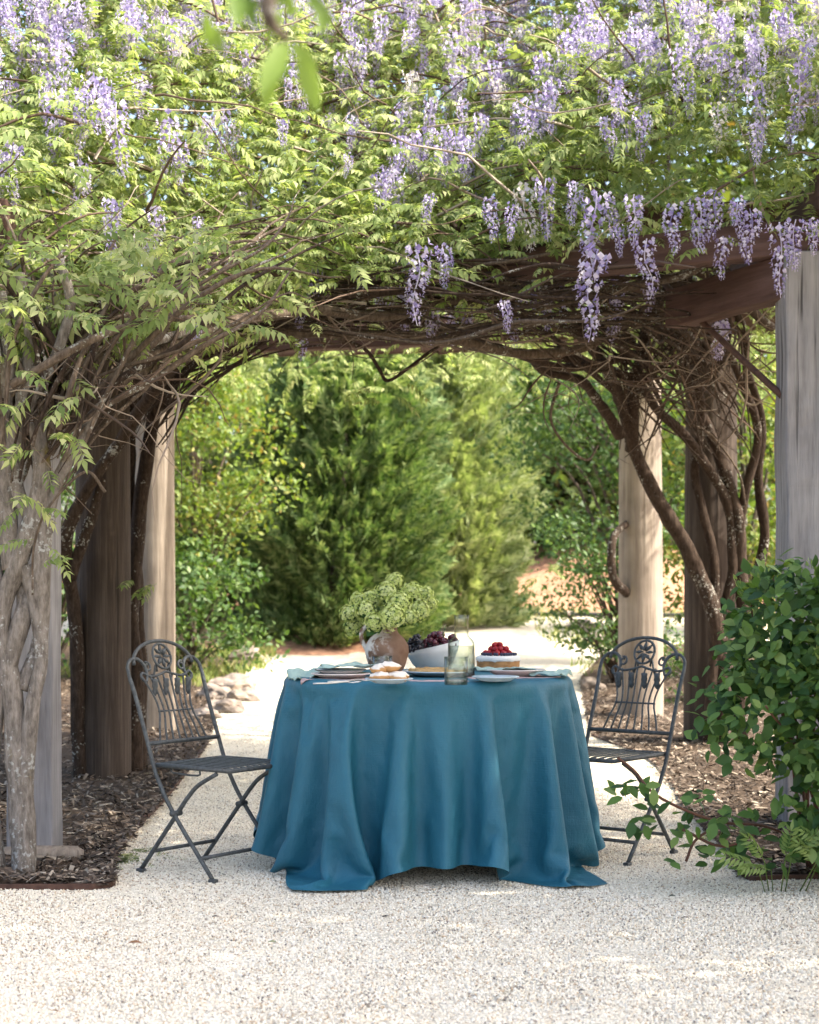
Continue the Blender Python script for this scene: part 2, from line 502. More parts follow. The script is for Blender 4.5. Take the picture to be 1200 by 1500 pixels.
def stones(name, xs, ys, dens, smin, smax):
    """loose gravel: pebbles instanced on a hidden-by-them sheet"""
    nx = len(xs)
    V = [(x, y, gz(x, y) + .001) for y in ys for x in xs]
    F = [(j * nx + i, j * nx + i + 1, (j + 1) * nx + i + 1, (j + 1) * nx + i) for j in range(len(ys) - 1) for i in range(nx - 1)]
    me = mesh(name, V, F); a = me.attributes.new('dens', 'FLOAT', 'POINT')
    a.data.foreach_set('value', [0.0 if in_bed(v[0], v[1]) else dens(v[1]) for v in V])
    t = NT('gravel stone'); t.rough(.8, .3); oi = t.n('ObjectInfo')
    t.base(t.ramp(oi.outputs['Random'], [(0, (.17, .15, .135, 1)), (.05, (.38, .33, .27, 1)), (.12, (.50, .37, .24, 1)), (.2, (.66, .58, .46, 1)), (.6, (.77, .70, .57, 1)), (1, (.86, .80, .69, 1))]))
    g = bpy.data.node_groups.new(name, 'GeometryNodeTree')
    g.interface.new_socket('Geometry', in_out='INPUT', socket_type='NodeSocketGeometry')
    g.interface.new_socket('Geometry', in_out='OUTPUT', socket_type='NodeSocketGeometry')
    N = lambda k: g.nodes.new(k)
    gi, go = N('NodeGroupInput'), N('NodeGroupOutput')
    dp = N('GeometryNodeDistributePointsOnFaces'); na = N('GeometryNodeInputNamedAttribute'); na.data_type = 'FLOAT'
    na.inputs['Name'].default_value = 'dens'
    ic = N('GeometryNodeMeshIcoSphere'); ic.inputs['Radius'].default_value = 1; ic.inputs['Subdivisions'].default_value = 1
    sm = N('GeometryNodeSetMaterial'); sm.inputs['Material'].default_value = t.m
    io = N('GeometryNodeInstanceOnPoints')
    rr = N('FunctionNodeRandomValue'); rr.data_type = 'FLOAT_VECTOR'; rr.inputs[1].default_value = (6.3, 6.3, 6.3)
    rs = N('FunctionNodeRandomValue'); rs.data_type = 'FLOAT_VECTOR'
    rs.inputs[0].default_value = (smin, smin, smin * .7); rs.inputs[1].default_value = (smax, smax * .8, smax * .7)
    L = g.links.new
    L(gi.outputs[0], dp.inputs['Mesh']); L(na.outputs['Attribute'], dp.inputs['Density']); L(dp.outputs['Points'], io.inputs['Points'])
    L(ic.outputs['Mesh'], sm.inputs['Geometry']); L(sm.outputs[0], io.inputs['Instance']); L(rr.outputs[0], io.inputs['Rotation']); L(rs.outputs[0], io.inputs['Scale'])
    L(io.outputs[0], go.inputs[0])
    o = link(name, me, t.m); m = o.modifiers.new('stones', 'NODES'); m.node_group = g
    return tag(o, 'loose crushed pale stones covering the path and forecourt', 'gravel', kind='stuff')


stones('gravel_stones', np.linspace(-3.2, 3.4, 67), np.concatenate([np.linspace(4.0, 8, 54), np.linspace(8.15, 14, 40)]),
       lambda y: 11000 if y < 8 else max(1200, 11000 - (y - 8) * 2500), .0026, .0066)

# earth bank and wood-chip ground behind the drive
bz = lambda x, y: tz(x, min(y, 32)) + 1.7 * max(0, min(1, (y - 28.2 - .5 * noise.noise((x * .4, 0, 0))) / 6)) ** 1.2 * (.75 + .35 * noise.noise((x * .35, y * .2, 4))) + .12 * noise.noise((x * 1.7, y * 1.7, 5)) - .12
sheet('earth_bank', np.linspace(-14, 20, 90), np.linspace(27.4, 40, 50), bz, M['bank'])
sheet('wood_chip_bed', np.linspace(-3.4, .2, 40), np.linspace(20.6, 26.4, 40),
      lambda x, y: tz(x, y) - .05 + .32 * max(0, 1 - ((x + 1.5) / 1.9) ** 2) * max(0, 1 - ((y - 23.4) / 2.9) ** 2) + .05 * noise.noise((x * 2.3, y * 2.3, 1)), M['bank'])


def rock(px, py, w, label, group, seed):
    Y = 2800 / (py - HOR)
    for _ in range(30): Y = (CAM_H - tz(0, Y)) * FPX / (py - HOR)
    r = w / FPX * Y / 2; rr = random.Random(seed)
    import bmesh
    bm = bmesh.new(); bmesh.ops.create_icosphere(bm, subdivisions=3, radius=1)
    sx, sy, sz = rr.uniform(.9, 1.2), rr.uniform(.8, 1.1), rr.uniform(.45, .7)
    for v in bm.verts:
        n = noise.noise(v.co * 1.3 + Vector((seed * 3.1, 0, 0))) * .5 + noise.noise(v.co * 3 + Vector((0, seed, 0))) * .16
        f = 1 + n
        v.co = Vector((v.co.x * sx * f, v.co.y * sy * f, max(v.co.z * sz * f, -.3))) * r
    me = bpy.data.meshes.new('rock'); bm.to_mesh(me); bm.free()
    o = link('rock', me, M['rock'])
    X = (px - 600) / FPX * Y
    o.location = (X, Y, tz(X, Y) + r * .2); o.rotation_euler = (0, 0, rr.uniform(0, 6))
    tag(o, label, 'rock', group)


for i, (x, y, w) in enumerate([(388, 966, 30), (362, 970, 42), (338, 979, 40), (322, 992, 36), (350, 998, 44), (330, 1014, 46), (305, 1022, 36), (345, 1026, 34), (318, 1042, 42), (290, 1052, 34), (372, 980, 26)]):
    rock(x + 12, y, w * 1.3, 'rough grey-brown rock lining the gravel path below the yellow-green shrub', 'rocks lining the path opposite the rose bush side', i)
for i, (x, y, w) in enumerate([(852, 978, 40), (880, 990, 46), (835, 968, 26), (900, 1003, 38), (868, 1012, 40), (985, 1005, 34)]):
    rock(x, y, w, 'weathered grey rock edging the path on the rose bush side', 'rocks lining the path on the rose bush side', 40 + i)

# ------------------------------------------------------------ pergola
pergola = empty('pergola', (0, 10, 0), 0, 'timber pergola with round and square posts carrying the wisteria', 'pergola')


def post_round(x, y, r, h, mat, seed, lean=0):
    V = []; F = []; n = 40; m = 30
    z0 = tz(x, y) - .1
    for i in range(m + 1):
        z = h * i / m
        for k in range(n):
            a = 2 * math.pi * k / n
            rr = r * (1.06 - .10 * i / m) * (1 + .025 * noise.noise((math.cos(a) * 1.5, math.sin(a) * 1.5, z * .7 + seed)) + .018 * noise.noise((math.cos(a) * 7, math.sin(a) * 7, z * .25 + seed)))
            V.append((rr * math.cos(a) + lean * z, rr * math.sin(a), z))
    for i in range(m):
        for k in range(n): F.append((i * n + k, i * n + (k + 1) % n, (i + 1) * n + (k + 1) % n, (i + 1) * n + k))
    F.append(tuple(m * n + k for k in range(n)))
    o = link('post', mesh('post', V, F, True), mat, pergola); o.location = Vector((x, y, z0)) - pergola.location
    return o


def timber(name, a, b, w, h, mat, parent, roll=0, wob=.006, seed=0):
    """a sawn timber from a to b, grain along its length"""
    a, b = Vector(a), Vector(b); L = (b - a).length; n = max(6, int(L / .12)); V = []; F = []
    for i in range(n + 1):
        for sx, sy in ((-1, -1), (1, -1), (1, 1), (-1, 1)):
            q = (seed * 3 + sx * 2, sy * 2, i * .35)
            V.append((sx * w / 2 + wob * noise.noise(q), sy * h / 2 + wob * 1.5 * noise.noise((q[0], q[1] + 9, q[2])), L * i / n))
    for i in range(n):
        for k in range(4): F.append((i * 4 + k, i * 4 + (k + 1) % 4, i * 4 + 4 + (k + 1) % 4, i * 4 + 4 + k))
    F += [(3, 2, 1, 0), tuple(n * 4 + k for k in range(4))]
    o = link(name, mesh(name, V, F), mat, parent)
    d = (b - a).normalized(); up = Vector((0, 0, 1)) if abs(d.z) < .95 else Vector((0, 1, 0))
    x = up.cross(d).normalized(); y = d.cross(x)
    o.rotation_euler = Matrix((x, y, d)).transposed().to_euler()
    o.location = a - (parent.location if parent else Vector())
    bv = o.modifiers.new('bevel', 'BEVEL'); bv.width = .008; bv.segments = 2; bv.limit_method = 'ANGLE'
    return o


timber('post', (-1.55, 7.06, -.1), (-1.56, 7.06, 2.5), .19, .19, M['postS'], pergola, seed=2)
post_round(-1.81, 10.07, .158, 3.0, M['postR'], 1)
post_round(-2.0, 13.4, .155, 3.0, M['postL'], 2)
timber('post', (1.865, 8.0, -.1), (1.865, 8.0, 2.69), .25, .25, M['postS'], pergola, wob=.01, seed=5)
post_round(2.19, 12.4, .19, 3.0, M['postR'], 3)
post_round(1.975, 14.6, .185, 3.0, M['postL'], 4)
timber('beam', (2.6, 7.57, 2.765), (-2.4, 10.4, 2.80), .13, .165, M['beam'], pergola, seed=1)
timber('beam', (2.7, 12.2, 3.05), (-2.6, 13.6, 3.05), .13, .17, M['beam'], pergola, seed=2)
timber('beam', (1.82, 7.9, 2.585), (1.40, 9.0, 2.60), .12, .2, M['beam'], pergola, seed=3)
timber('beam', (1.93, 7.8, 2.945), (1.98, 14.9, 2.96), .12, .17, M['beam'], pergola, seed=13)
timber('beam', (-1.70, 6.95, 2.62), (-1.95, 13.8, 2.68), .12, .2, M['beam'], pergola, seed=4)
for k, y in enumerate((9.6, 10.9, 12.0, 13.2, 14.4)):
    timber('rafter', (-2.5, y + .5, 3.19), (2.7, y - .4, 3.19), .06, .12, M['beam'], pergola, seed=6 + k)
rod = MB().tube([at(955, 395, 9.3), at(1010, 455, 8.9), at(1146, 580, 8.0)], .016, 8).build('brace_rod', M['steel'], pergola, world_space=True)
tag(rod, 'rusty diagonal brace rod')

# ------------------------------------------------------------ wisteria
VL = empty('wisteria_vine', (-1.52, 6.6, 0), 0, 'old wisteria with thick grey lichened trunk in front of a square post', 'vine', 'wisteria vines over the pergola')
VM = empty('wisteria_vine', (-1.6, 10.2, 0), 0, 'dark wisteria stems climbing between the two round posts behind the old lichened vine', 'vine', 'wisteria vines over the pergola')
VR = empty('wisteria_vine', (2.1, 12.1, 0), 0, 'twisting brown wisteria stems climbing the round post behind the rose bush', 'vine', 'wisteria vines over the pergola')


def wob(P, amp, f=2.2, s=0):
    return [p + Vector((noise.noise((p.x * f + s, p.y * f, p.z * f)), noise.noise((p.x * f, p.y * f + s, p.z * f + 7)), noise.noise((p.x * f + 3, p.y * f, p.z * f + s)))) * amp for p in P]


def stem(vine, pts, r0, r1, mat='stem', name='stem', amp=.03, n=9, flute=0, seed=0):
    P = wob(smooth_path([at(*p) for p in pts], 7), amp, 2.2, seed); m = len(P)
    R = [(r0 + (r1 - r0) * i / (m - 1)) * (1 + .10 * noise.noise((i * .35, seed, r0 * 50))) for i in range(m)]
    if not flute: R = [q * min(1, .25 + i * .12) for i, q in enumerate(R)]
    V, F = tube(P, R, n)
    if flute:
        V = [v + (v - P[i // n]) * (flute * noise.noise((v.x * 14, v.y * 14, v.z * 3 + seed))) if i < m * n else v for i, v in enumerate(V)]
    return link(name, mesh(name, V, F, True), M[mat], vine, True)


W = 6.6
for i, (pts, a, b) in enumerate([
    ([(36, 1305, W), (38, 1240, W), (36, 1120, W), (30, 1030, W), (14, 950, W), (12, 890, W), (35, 820, W), (62, 750, W), (70, 690, W), (60, 620, W)], .056, .042),
    ([(46, 1305, W - .02), (48, 1150, W), (55, 1040, W), (64, 960, W), (56, 880, W), (44, 830, W)], .036, .034),
    ([(4, 1310, W), (-4, 1180, W), (6, 1040, W), (26, 960, W), (44, 900, W), (40, 850, W + .05), (20, 780, W), (-5, 700, W)], .042, .038),
    ([(40, 1010, W), (66, 930, W + .03), (70, 850, W), (74, 770, W), (88, 700, W), (125, 640, W), (175, 560, W + .2), (235, 500, W + .6), (330, 470, W + 1.4)], .042, .024),
    ([(10, 900, W), (-6, 800, W), (10, 700, W), (40, 600, W), (55, 500, W), (40, 400, W)], .05, .03),
    ([(30, 830, W), (15, 740, W), (5, 640, W), (20, 540, W), (10, 430, W)], .045, .03),
    ([(50, 760, W), (30, 700, W), (42, 620, W), (80, 540, W), (110, 450, W), (90, 380, W)], .04, .025)]):
    stem(VL, [(p[0] - 8, p[1], p[2]) for p in pts], a * .86, b * (.86 if i < 3 else .7), 'bark', 'trunk' if i < 3 else 'stem', .02, 14, .5, i)
for i, (pts, a, b) in enumerate([
    ([(118, 1145, 9.95), (116, 1010, 9.93), (112, 900, 9.9), (100, 830, 9.8), (96, 780, 9.7), (130, 715, 9.7), (175, 650, 9.7), (212, 590, 9.6), (262, 535, 9.3), (330, 500, 9)], .045, .03),
    ([(196, 1135, 10.4), (197, 1040, 10.4), (193, 900, 10.4), (203, 760, 10.4), (222, 620, 10.3), (238, 540, 10), (300, 505, 9.6), (420, 480, 9.4)], .06, .028),
    ([(206, 1130, 10.5), (205, 1000, 10.5), (202, 850, 10.5), (190, 700, 10.4), (195, 600, 10.2), (215, 520, 9.8), (280, 460, 9.3)], .045, .025),
    ([(150, 700, 9.75), (128, 780, 9.75), (105, 850, 9.8)], .03, .035),
    ([(243, 600, 10.2), (240, 560, 10.2), (250, 500, 9.8), (300, 460, 9.4), (400, 430, 9.0)], .045, .02)]):
    stem(VM, pts, a, b, 'stem', 'trunk' if i < 3 else 'stem', .02, 11, .3, 20 + i)
for i, (pts, a, b) in enumerate([
    ([(1052, 1085, 12.1), (1050, 1000, 12.05), (1046, 900, 12.0), (1010, 815, 11.95), (958, 725, 11.85), (930, 660, 11.8), (915, 600, 11.6), (890, 540, 11.0), (840, 480, 10.4)], .066, .035),
    ([(930, 660, 11.8), (928, 590, 11.6), (938, 520, 11.2), (960, 450, 10.6), (1000, 400, 10)], .046, .028),
    ([(1058, 1085, 12.0), (1062, 920, 12), (1075, 820, 12), (1066, 740, 12), (1020, 660, 11.9), (965, 600, 11.7), (930, 560, 11.4), (800, 520, 10.6), (690, 505, 10)], .045, .024),
    ([(1085, 1085, 12.0), (1088, 850, 12), (1075, 740, 12), (1040, 640, 12), (1008, 560, 11.7), (995, 480, 11.2), (1010, 400, 10.6)], .05, .03),
    ([(1040, 1085, 12.0), (1048, 850, 12), (1030, 750, 12), (1020, 690, 12), (1030, 620, 11.9), (1020, 540, 11.6), (1060, 460, 11), (1090, 400, 10)], .04, .025),
    ([(1105, 870, 12.3), (1118, 780, 12.2), (1108, 700, 12.1), (1116, 620, 12), (1098, 550, 11.7), (1088, 480, 11.2), (1060, 430, 10.6)], .04, .022),
    ([(1080, 790, 12.1), (1095, 720, 12), (1108, 640, 11.9), (1090, 560, 11.6), (1060, 500, 11.2)], .035, .025),
    ([(934, 886, 14.62), (902, 850, 14.35), (896, 815, 14.3), (904, 780, 14.35), (936, 758, 14.62)], .04, .03),
    ([(905, 640, 11.6), (880, 590, 11.4), (850, 555, 11), (800, 545, 10.6), (775, 520, 10.2)], .04, .022)]):
    stem(VR, pts, a, b, 'stem', 'trunk' if i in (0, 2, 3, 4) else 'stem', .025, 11, .25, 40 + i)
for i, (v, pts, a, b, mt) in enumerate([
    (VM, [(215, 545, 8.4), (300, 512, 8.7), (390, 490, 9), (470, 488, 9), (560, 490, 9.2), (660, 500, 9.4), (760, 516, 9.7), (850, 506, 10), (930, 470, 10.4)], .035, .026, 'stem2'),
    (VR, [(930, 520, 11), (850, 540, 10.5), (770, 525, 10), (690, 490, 9.6), (600, 470, 9.3), (500, 460, 9), (390, 468, 8.8)], .03, .015, 'stem'),
    (VL, [(170, 560, 6.9), (260, 500, 7.5), (360, 470, 8), (480, 455, 8.5), (600, 460, 8.8), (740, 420, 9), (860, 432, 9), (1000, 402, 8.6), (1060, 350, 8.4)], .03, .022, 'stem2'),
    (VM, [(490, 490, 9.3), (535, 510, 9.4), (556, 540, 9.5), (568, 556, 9.5), (600, 540, 9.5), (640, 515, 9.6), (668, 495, 9.6)], .011, .009, 'stem'),
    (VR, [(1130, 480, 11), (1060, 420, 10), (960, 380, 9.4), (850, 395, 9), (720, 410, 8.8), (560, 430, 8.6), (440, 440, 8.6)], .032, .016, 'stem'),
    (VR, [(820, 560, 10.6), (808, 610, 10.6), (830, 650, 10.6), (862, 672, 10.7), (880, 650, 10.8)], .010, .007, 'stem2'),
    (VR, [(1000, 620, 11.5), (1040, 640, 11.4), (1080, 690, 11.4), (1092, 740, 11.5)], .009, .006, 'stem2'),
    (VL, [(150, 720, 6.5), (120, 690, 6.45), (70, 740, 6.4), (50, 800, 6.4), (48, 870, 6.4)], .006, .004, 'stem2'),
    (VL, [(85, 630, 6.4), (110, 560, 6.4), (140, 480, 6.5), (170, 420, 6.6)], .012, .008, 'stem2'),
    (VL, [(20, 560, 6.4), (120, 505, 6.4), (240, 470, 6.7), (330, 475, 7.2)], .018, .012, 'stem2')]):
    stem(v, pts, a, b, mt, 'stem', .025, 8, .1, 60 + i)
# bundles of further stems fanning from the posts into the roof
U = RNG.uniform
for k in range(74):      # from the left trunk upward and across
    s = (U(0, 110), U(560, 720), U(6.35, 6.8)); e = (U(-40, 420), U(330, 470), U(6.6, 8.8))
    m = ((s[0] * .6 + e[0] * .4) + U(-40, 30), (s[1] * .45 + e[1] * .55) + U(-30, 30), (s[2] + e[2]) / 2 - .1)
    r = U(.006, .024); stem(VL, [s, m, e, (e[0] + U(40, 160), e[1] - U(0, 90), e[2] + U(.2, .8))], r, r * .14, 'stem2' if k % 3 else 'stem', 'stem', .06, 7, 0, 80 + k)
for k in range(30):
    s = (U(185, 245), U(560, 660), U(9.8, 10.3)); e = (U(260, 560), U(430, 500), U(8.8, 9.8))
    r = U(.006, .018); stem(VM, [s, (s[0] * .55 + e[0] * .45 - 15, U(500, 545), (s[2] + e[2]) / 2), e, (e[0] + U(80, 260), e[1] + U(-30, 25), e[2] + U(-.3, .5))], r, r * .14, 'stem', 'stem', .06, 7, 0, 120 + k)
for k in range(70):
    s = (U(910, 1110), U(520, 680), U(11.2, 12)); e = (U(620, 1080), U(370, 500), U(8.6, 10.4))
    r = U(.005, .018); stem(VR, [s, (s[0] * .5 + e[0] * .5 + U(-20, 60), U(450, 540), (s[2] + e[2]) / 2), e, (e[0] - U(60, 260), e[1] - U(-20, 70), e[2] - U(0, .5))], r, r * .14, 'stem', 'stem', .07, 7, 0, 160 + k)

for k in range(44):       # thin stems lying along the beam
    y0 = U(375, 490); Y0 = U(8.0, 9.4); x0 = U(820, 1090); x1 = U(330, 640); r = U(.004, .014)
    stem((VR, VM)[k % 2], [(x0, y0 - U(0, 40), Y0), (x0 * .66 + x1 * .34, y0 + U(-18, 18), Y0 + U(-.2, .2)), (x0 * .33 + x1 * .67, y0 + U(-18, 22), Y0 + U(-.1, .3)), (x1, y0 + U(-25, 25), Y0 + U(0, .5))], r, r * .3, 'stem2' if k % 3 == 0 else 'stem', 'stem', .07, 6, 0, 300 + k)

# the canopy: a mound of vine heaped over the pergola
YF = [(-4, 6.2), (-2, 6.25), (-1.4, 6.5), (-.9, 7.6), (-.3, 8.3), (.6, 8.25), (1.3, 7.95), (1.9, 7.65), (4.5, 7.4)]
ZF = [(-4, 2.0), (-2, 2.08), (-1.4, 2.15), (-.9, 2.42), (-.3, 2.80), (.6, 2.92), (1.3, 3.0), (1.9, 2.98), (4.5, 2.6)]
fx = lambda T, x: np.interp(x, [t[0] for t in T], [t[1] for t in T])


def canopy(x, v):
    lump = np.array([.30 * noise.noise((a * 1.1, b * 3.2, 2)) + .16 * noise.noise((a * 2.9, b * 8, 5)) for a, b in zip(x, v)])
    y = fx(YF, x) + 3.9 * v - lump * .8
    z = fx(ZF, x) + 3.15 * v ** .88 + lump * .6
    return np.stack([x, y, z], 1)


nl = 17000
x = RNG.uniform(-3.3, 4.2, nl); v = RNG.uniform(-.02, 1, nl)
P = canopy(x, v) + np.stack([np.zeros(nl), RNG.uniform(-.12, .5, nl), -RNG.uniform(-.06, .4, nl) * .8], 1)
nr = 4000                                             # the flat roof behind, thinner
Pr = np.stack([RNG.uniform(-3, 3.6, nr), RNG.uniform(8.6, 15.2, nr), RNG.uniform(2.85, 3.5, nr)], 1)
Pr = Pr[~((np.abs(Pr[:, 0] + .3) < 1.1) & (np.abs(Pr[:, 1] - 13.0) < .8))]; nr = len(Pr)   # an open patch where the sun comes through
nh = 240                                              # low sprays hanging from stems and trunk
Ph = np.array([tuple(at(*p)) for p in zip(np.concatenate([U(-10, 360, 150), U(300, 620, 30)]), np.concatenate([U(340, 480, 150), U(380, 440, 30)]), np.concatenate([U(6.2, 7.4, 150), U(8, 9.8, 30)]))])
low = [(20, 545), (50, 575), (85, 580), (120, 580), (30, 650), (60, 660), (90, 650), (115, 645), (70, 690), (20, 720), (40, 740), (60, 745), (50, 790), (70, 800), (60, 830), (10, 600), (110, 640), (95, 605), (5, 660), (45, 730)]
Pl = np.array([tuple(at(a, b, 6.3)) for a, b in low])
mid = np.array([tuple(at(a, b, Y)) for a, b, Y in [(195, 850, 10), (215, 860, 10), (230, 855, 10), (540, 575, 9.3), (560, 590, 9.3), (575, 580, 9.3), (520, 575, 9.3), (590, 560, 9.3), (330, 540, 9), (800, 830, 14), (790, 845, 14), (820, 825, 14)]])
PA = np.concatenate([P, Pr, Ph, Pl, mid]); n = len(PA)
D = rdir(n); D[:, 1] -= .75; D[:, 2] = D[:, 2] * .4 - .12
N = np.concatenate([np.stack([RNG.normal(0, .35, n), -.45 + RNG.normal(0, .3, n), np.ones(n)], 1)])
S = RNG.uniform(.10, .235, n)
S[-12:] = .17
own = np.where(PA[:, 0] < -.75, 0, np.where(PA[:, 0] > .75, 2, 1))
front = PA[:, 1] - .9 * PA[:, 2] * 0
inview = (np.abs(PA[:, 0] / PA[:, 1] * FPX) < 600) & (HOR - (PA[:, 2] - CAM_H) / PA[:, 1] * FPX > -20)
hero = np.zeros(n, bool)
for q in range(3):
    idx = np.where((own == q) & inview)[0]
    hero[idx[np.argsort(PA[idx, 1])[:290]]] = True
pin_me = [tri_mesh('leaf', *t) for t in PIN]
for me in pin_me: me.materials.append(M['wleaf'])
vines = [VL, VM, VR]
RM = frames(D, N)
kind = RNG.integers(0, 4, n)
for i in np.where(hero)[0]:
    o = link('leaf', pin_me[kind[i]], None, vines[own[i]])
    o.matrix_basis = Matrix.Translation(Vector(PA[i]) - vines[own[i]].location) @ (Matrix(RM[i].tolist()).to_4x4()) @ Matrix.Scale(S[i], 4)
for q in range(3):
    Vs = []; Fs = []; c = 0
    for k in range(4):
        s = (own == q) & (kind == k) & ~hero
        if s.any():
            a, b = scatter(PIN[k], PA[s], D[s], N[s], S[s]); Vs.append(a); Fs.append(b + c); c += len(a)
    o = link('foliage', tri_mesh('foliage', np.concatenate(Vs), np.concatenate(Fs)), M['wleaf'], vines[q], True); tag(o, kind='stuff')

# thin twigs through the canopy
for q in range(3):
    Vs = []; Fs = []; c = 0
    for k in range(330):
        x0 = RNG.uniform(*((-3.2, -.7), (-.8, .8), (.7, 4))[q]); v0 = RNG.uniform(0, .95)
        p = Vector(canopy(np.array([x0]), np.array([v0]))[0]) + Vector((0, U(-.1, .4), U(-.4, .02)))
        d = Vector((U(-1, 1), U(-.5, .6), U(-.15, .55))).normalized(); L = U(.3, 1.1)
        r = U(.0025, .011)
        Q = wob([p + d * L * t + Vector((0, 0, -.25 * L * t * t)) for t in np.linspace(0, 1, 7)], .10, 2.5, k)
        tv, tf = tube(Q, [r * (1 - .6 * t) for t in np.linspace(0, 1, 7)], 4, False)
        Vs.append(np.array([tuple(a) for a in tv])); Fs.append(np.array([t3 for f in tf for t3 in ((f[0], f[1], f[2]), (f[0], f[2], f[3]))]) + c); c += len(tv)
    for k in range((70, 130, 150)[q]):      # tangles under the roof and about the posts
        if q == 0: p = at(U(-10, 260), U(400, 640), U(6.4, 7.4))
        elif q == 1: p = at(U(230, 760), U(400, 500), U(8.4, 9.8))
        else: p = at(U(780, 1130), U(380, 600), U(8.8, 12))
        d = Vector((U(-1, 1), U(-.4, .4), U(-.6, .6))).normalized(); L = U(.25, .9); r = U(.002, .008)
        Q = wob([p + d * L * t for t in np.linspace(-.5, .5, 11)], .22, 3.0, k)
        tv, tf = tube(Q, [r * (1 - abs(t) * 1.6) for t in np.linspace(-.5, .5, 11)], 4, False)
        Vs.append(np.array([tuple(a) for a in tv])); Fs.append(np.array([t3 for f in tf for t3 in ((f[0], f[1], f[2]), (f[0], f[2], f[3]))]) + c); c += len(tv)
    tag(link('twigs', tri_mesh('twigs', np.concatenate(Vs), np.concatenate(Fs), True), M['twig'], vines[q], True), kind='stuff')


# flower clusters
def raceme(seed, full=1.0):
    r = random.Random(seed); V = []; F = []
    n = 13
    P = [Vector((.03 * math.sin(i * .7 + seed), .03 * math.cos(i * .5 + seed), -i / (n - 1))) for i in range(n)]
    tv, tf = tube(P, [.012 * (1 - .6 * i / n) for i in range(n)], 3, False); V += tv
    for f in tf: F += [(f[0], f[1], f[2]), (f[0], f[2], f[3])]
    m = int(92 * full)
    for k in range(m):
        t = .04 + .94 * (k / m) ** .92; p = Vector((.03 * math.sin(t * (n - 1) * .7 + seed), .03 * math.cos(t * (n - 1) * .5 + seed), -t))
        a = k * 2.4 + r.uniform(-.4, .4)
        rad_ = (.125 * (1 - t) ** .6 + .022) * r.uniform(.75, 1.15); sz = (.074 * (1 - .6 * t)) * r.uniform(.8, 1.2)
        d = Vector((math.cos(a), math.sin(a), r.uniform(-.35, .25))); c = p + d * rad_; d.normalize()
        s = Vector((-d.y, d.x, 0)).normalized(); u = d.cross(s)
        if u.z < 0: u = -u
        b = len(V)     # banner: four-point cup; keel: a fold below
        V += [c - u * sz * .15, c + s * sz * .62 + u * sz * .35 + d * sz * .25, c + u * sz * .95 + d * sz * .1, c - s * sz * .62 + u * sz * .35 + d * sz * .25,
              c + d * sz * .8 - u * sz * .45, c + s * sz * .3 - u * sz * .1 + d * sz * .4, c - s * sz * .3 - u * sz * .1 + d * sz * .4]
        F += [(b, b + 1, b + 2), (b, b + 2, b + 3), (b, b + 5, b + 4), (b, b + 4, b + 6)]
    return tri_mesh('flower_cluster', np.array([tuple(v) for v in V]), np.array(F))


rac = [raceme(i, f) for i, f in ((1, 1), (2, 1.1), (3, .85), (4, 1), (5, .95))]
for me in rac: me.materials.append(M['petal'])
pale = [raceme(8, .8), raceme(9, .7)]
for me in pale: me.materials.append(M['petal2'])
heroes = [(80, 130, 105, 0), (122, 128, 65, 0), (167, 150, 105, 0), (150, 120, 70, 0), (245, 170, 100, 0), (262, 205, 60, 0), (162, 290, 85, 0), (430, 95, 60, 0), (305, 170, 45, 0), (612, 355, 110, 0), (650, 358, 60, 0),
          (685, 205, 60, 0), (622, 185, 75, 0), (590, 200, 60, 0), (768, 268, 95, 1), (800, 262, 85, 0), (842, 265, 60, 0), (870, 280, 120, 0), (872, 365, 125, 0), (945, 350, 80, 0), (905, 330, 45, 0), (1022, 290, 75, 0),
          (1050, 280, 70, 0), (1078, 290, 55, 0), (1145, 325, 100, 0), (1165, 322, 70, 0), (1190, 320, 50, 0), (890, 285, 60, 0), (740, 440, 45, 0), (750, 300, 50, 0), (985, 300, 70, 0), (1100, 305, 75, 0), (1060, 345, 60, 0), (930, 285, 70, 0), (720, 290, 60, 0), (512, 225, 35, 0), (375, 15, 50, 0), (290, 470, 40, 0),
          (205, 340, 60, 1), (185, 20, 60, 0), (110, 20, 55, 0), (50, 60, 50, 0), (20, 20, 50, 0), (270, 25, 50, 0), (910, 130, 85, 0), (940, 160, 70, 0), (890, 170, 60, 0), (1055, 150, 70, 1), (1110, 180, 60, 0), (1010, 120, 50, 0),
          (660, 60, 60, 0), (740, 60, 60, 0), (560, 20, 60, 0), (530, 60, 50, 0), (760, 150, 60, 0), (840, 40, 55, 0), (670, 95, 60, 0), (1180, 60, 60, 0), (1100, 50, 55, 0), (960, 40, 50, 0), (700, 20, 50, 0)]
cx = RNG.uniform(-3.2, 4.1, 6000); cv = RNG.uniform(0, 1, 6000); CP = canopy(cx, cv)
cpx = 600 + CP[:, 0] / CP[:, 1] * FPX; cpy = HOR - (CP[:, 2] - CAM_H) / CP[:, 1] * FPX


def put_raceme(p, L, k, w=1.0):
    q = 0 if p[0] < -.75 else 2 if p[0] > .75 else 1
    o = link('flower_cluster', k, None, vines[q])
    o.location = Vector(p) - vines[q].location; o.rotation_euler = (U(-.15, .15), U(-.15, .15), U(0, 6.28)); o.scale = (L * w, L * w, L)


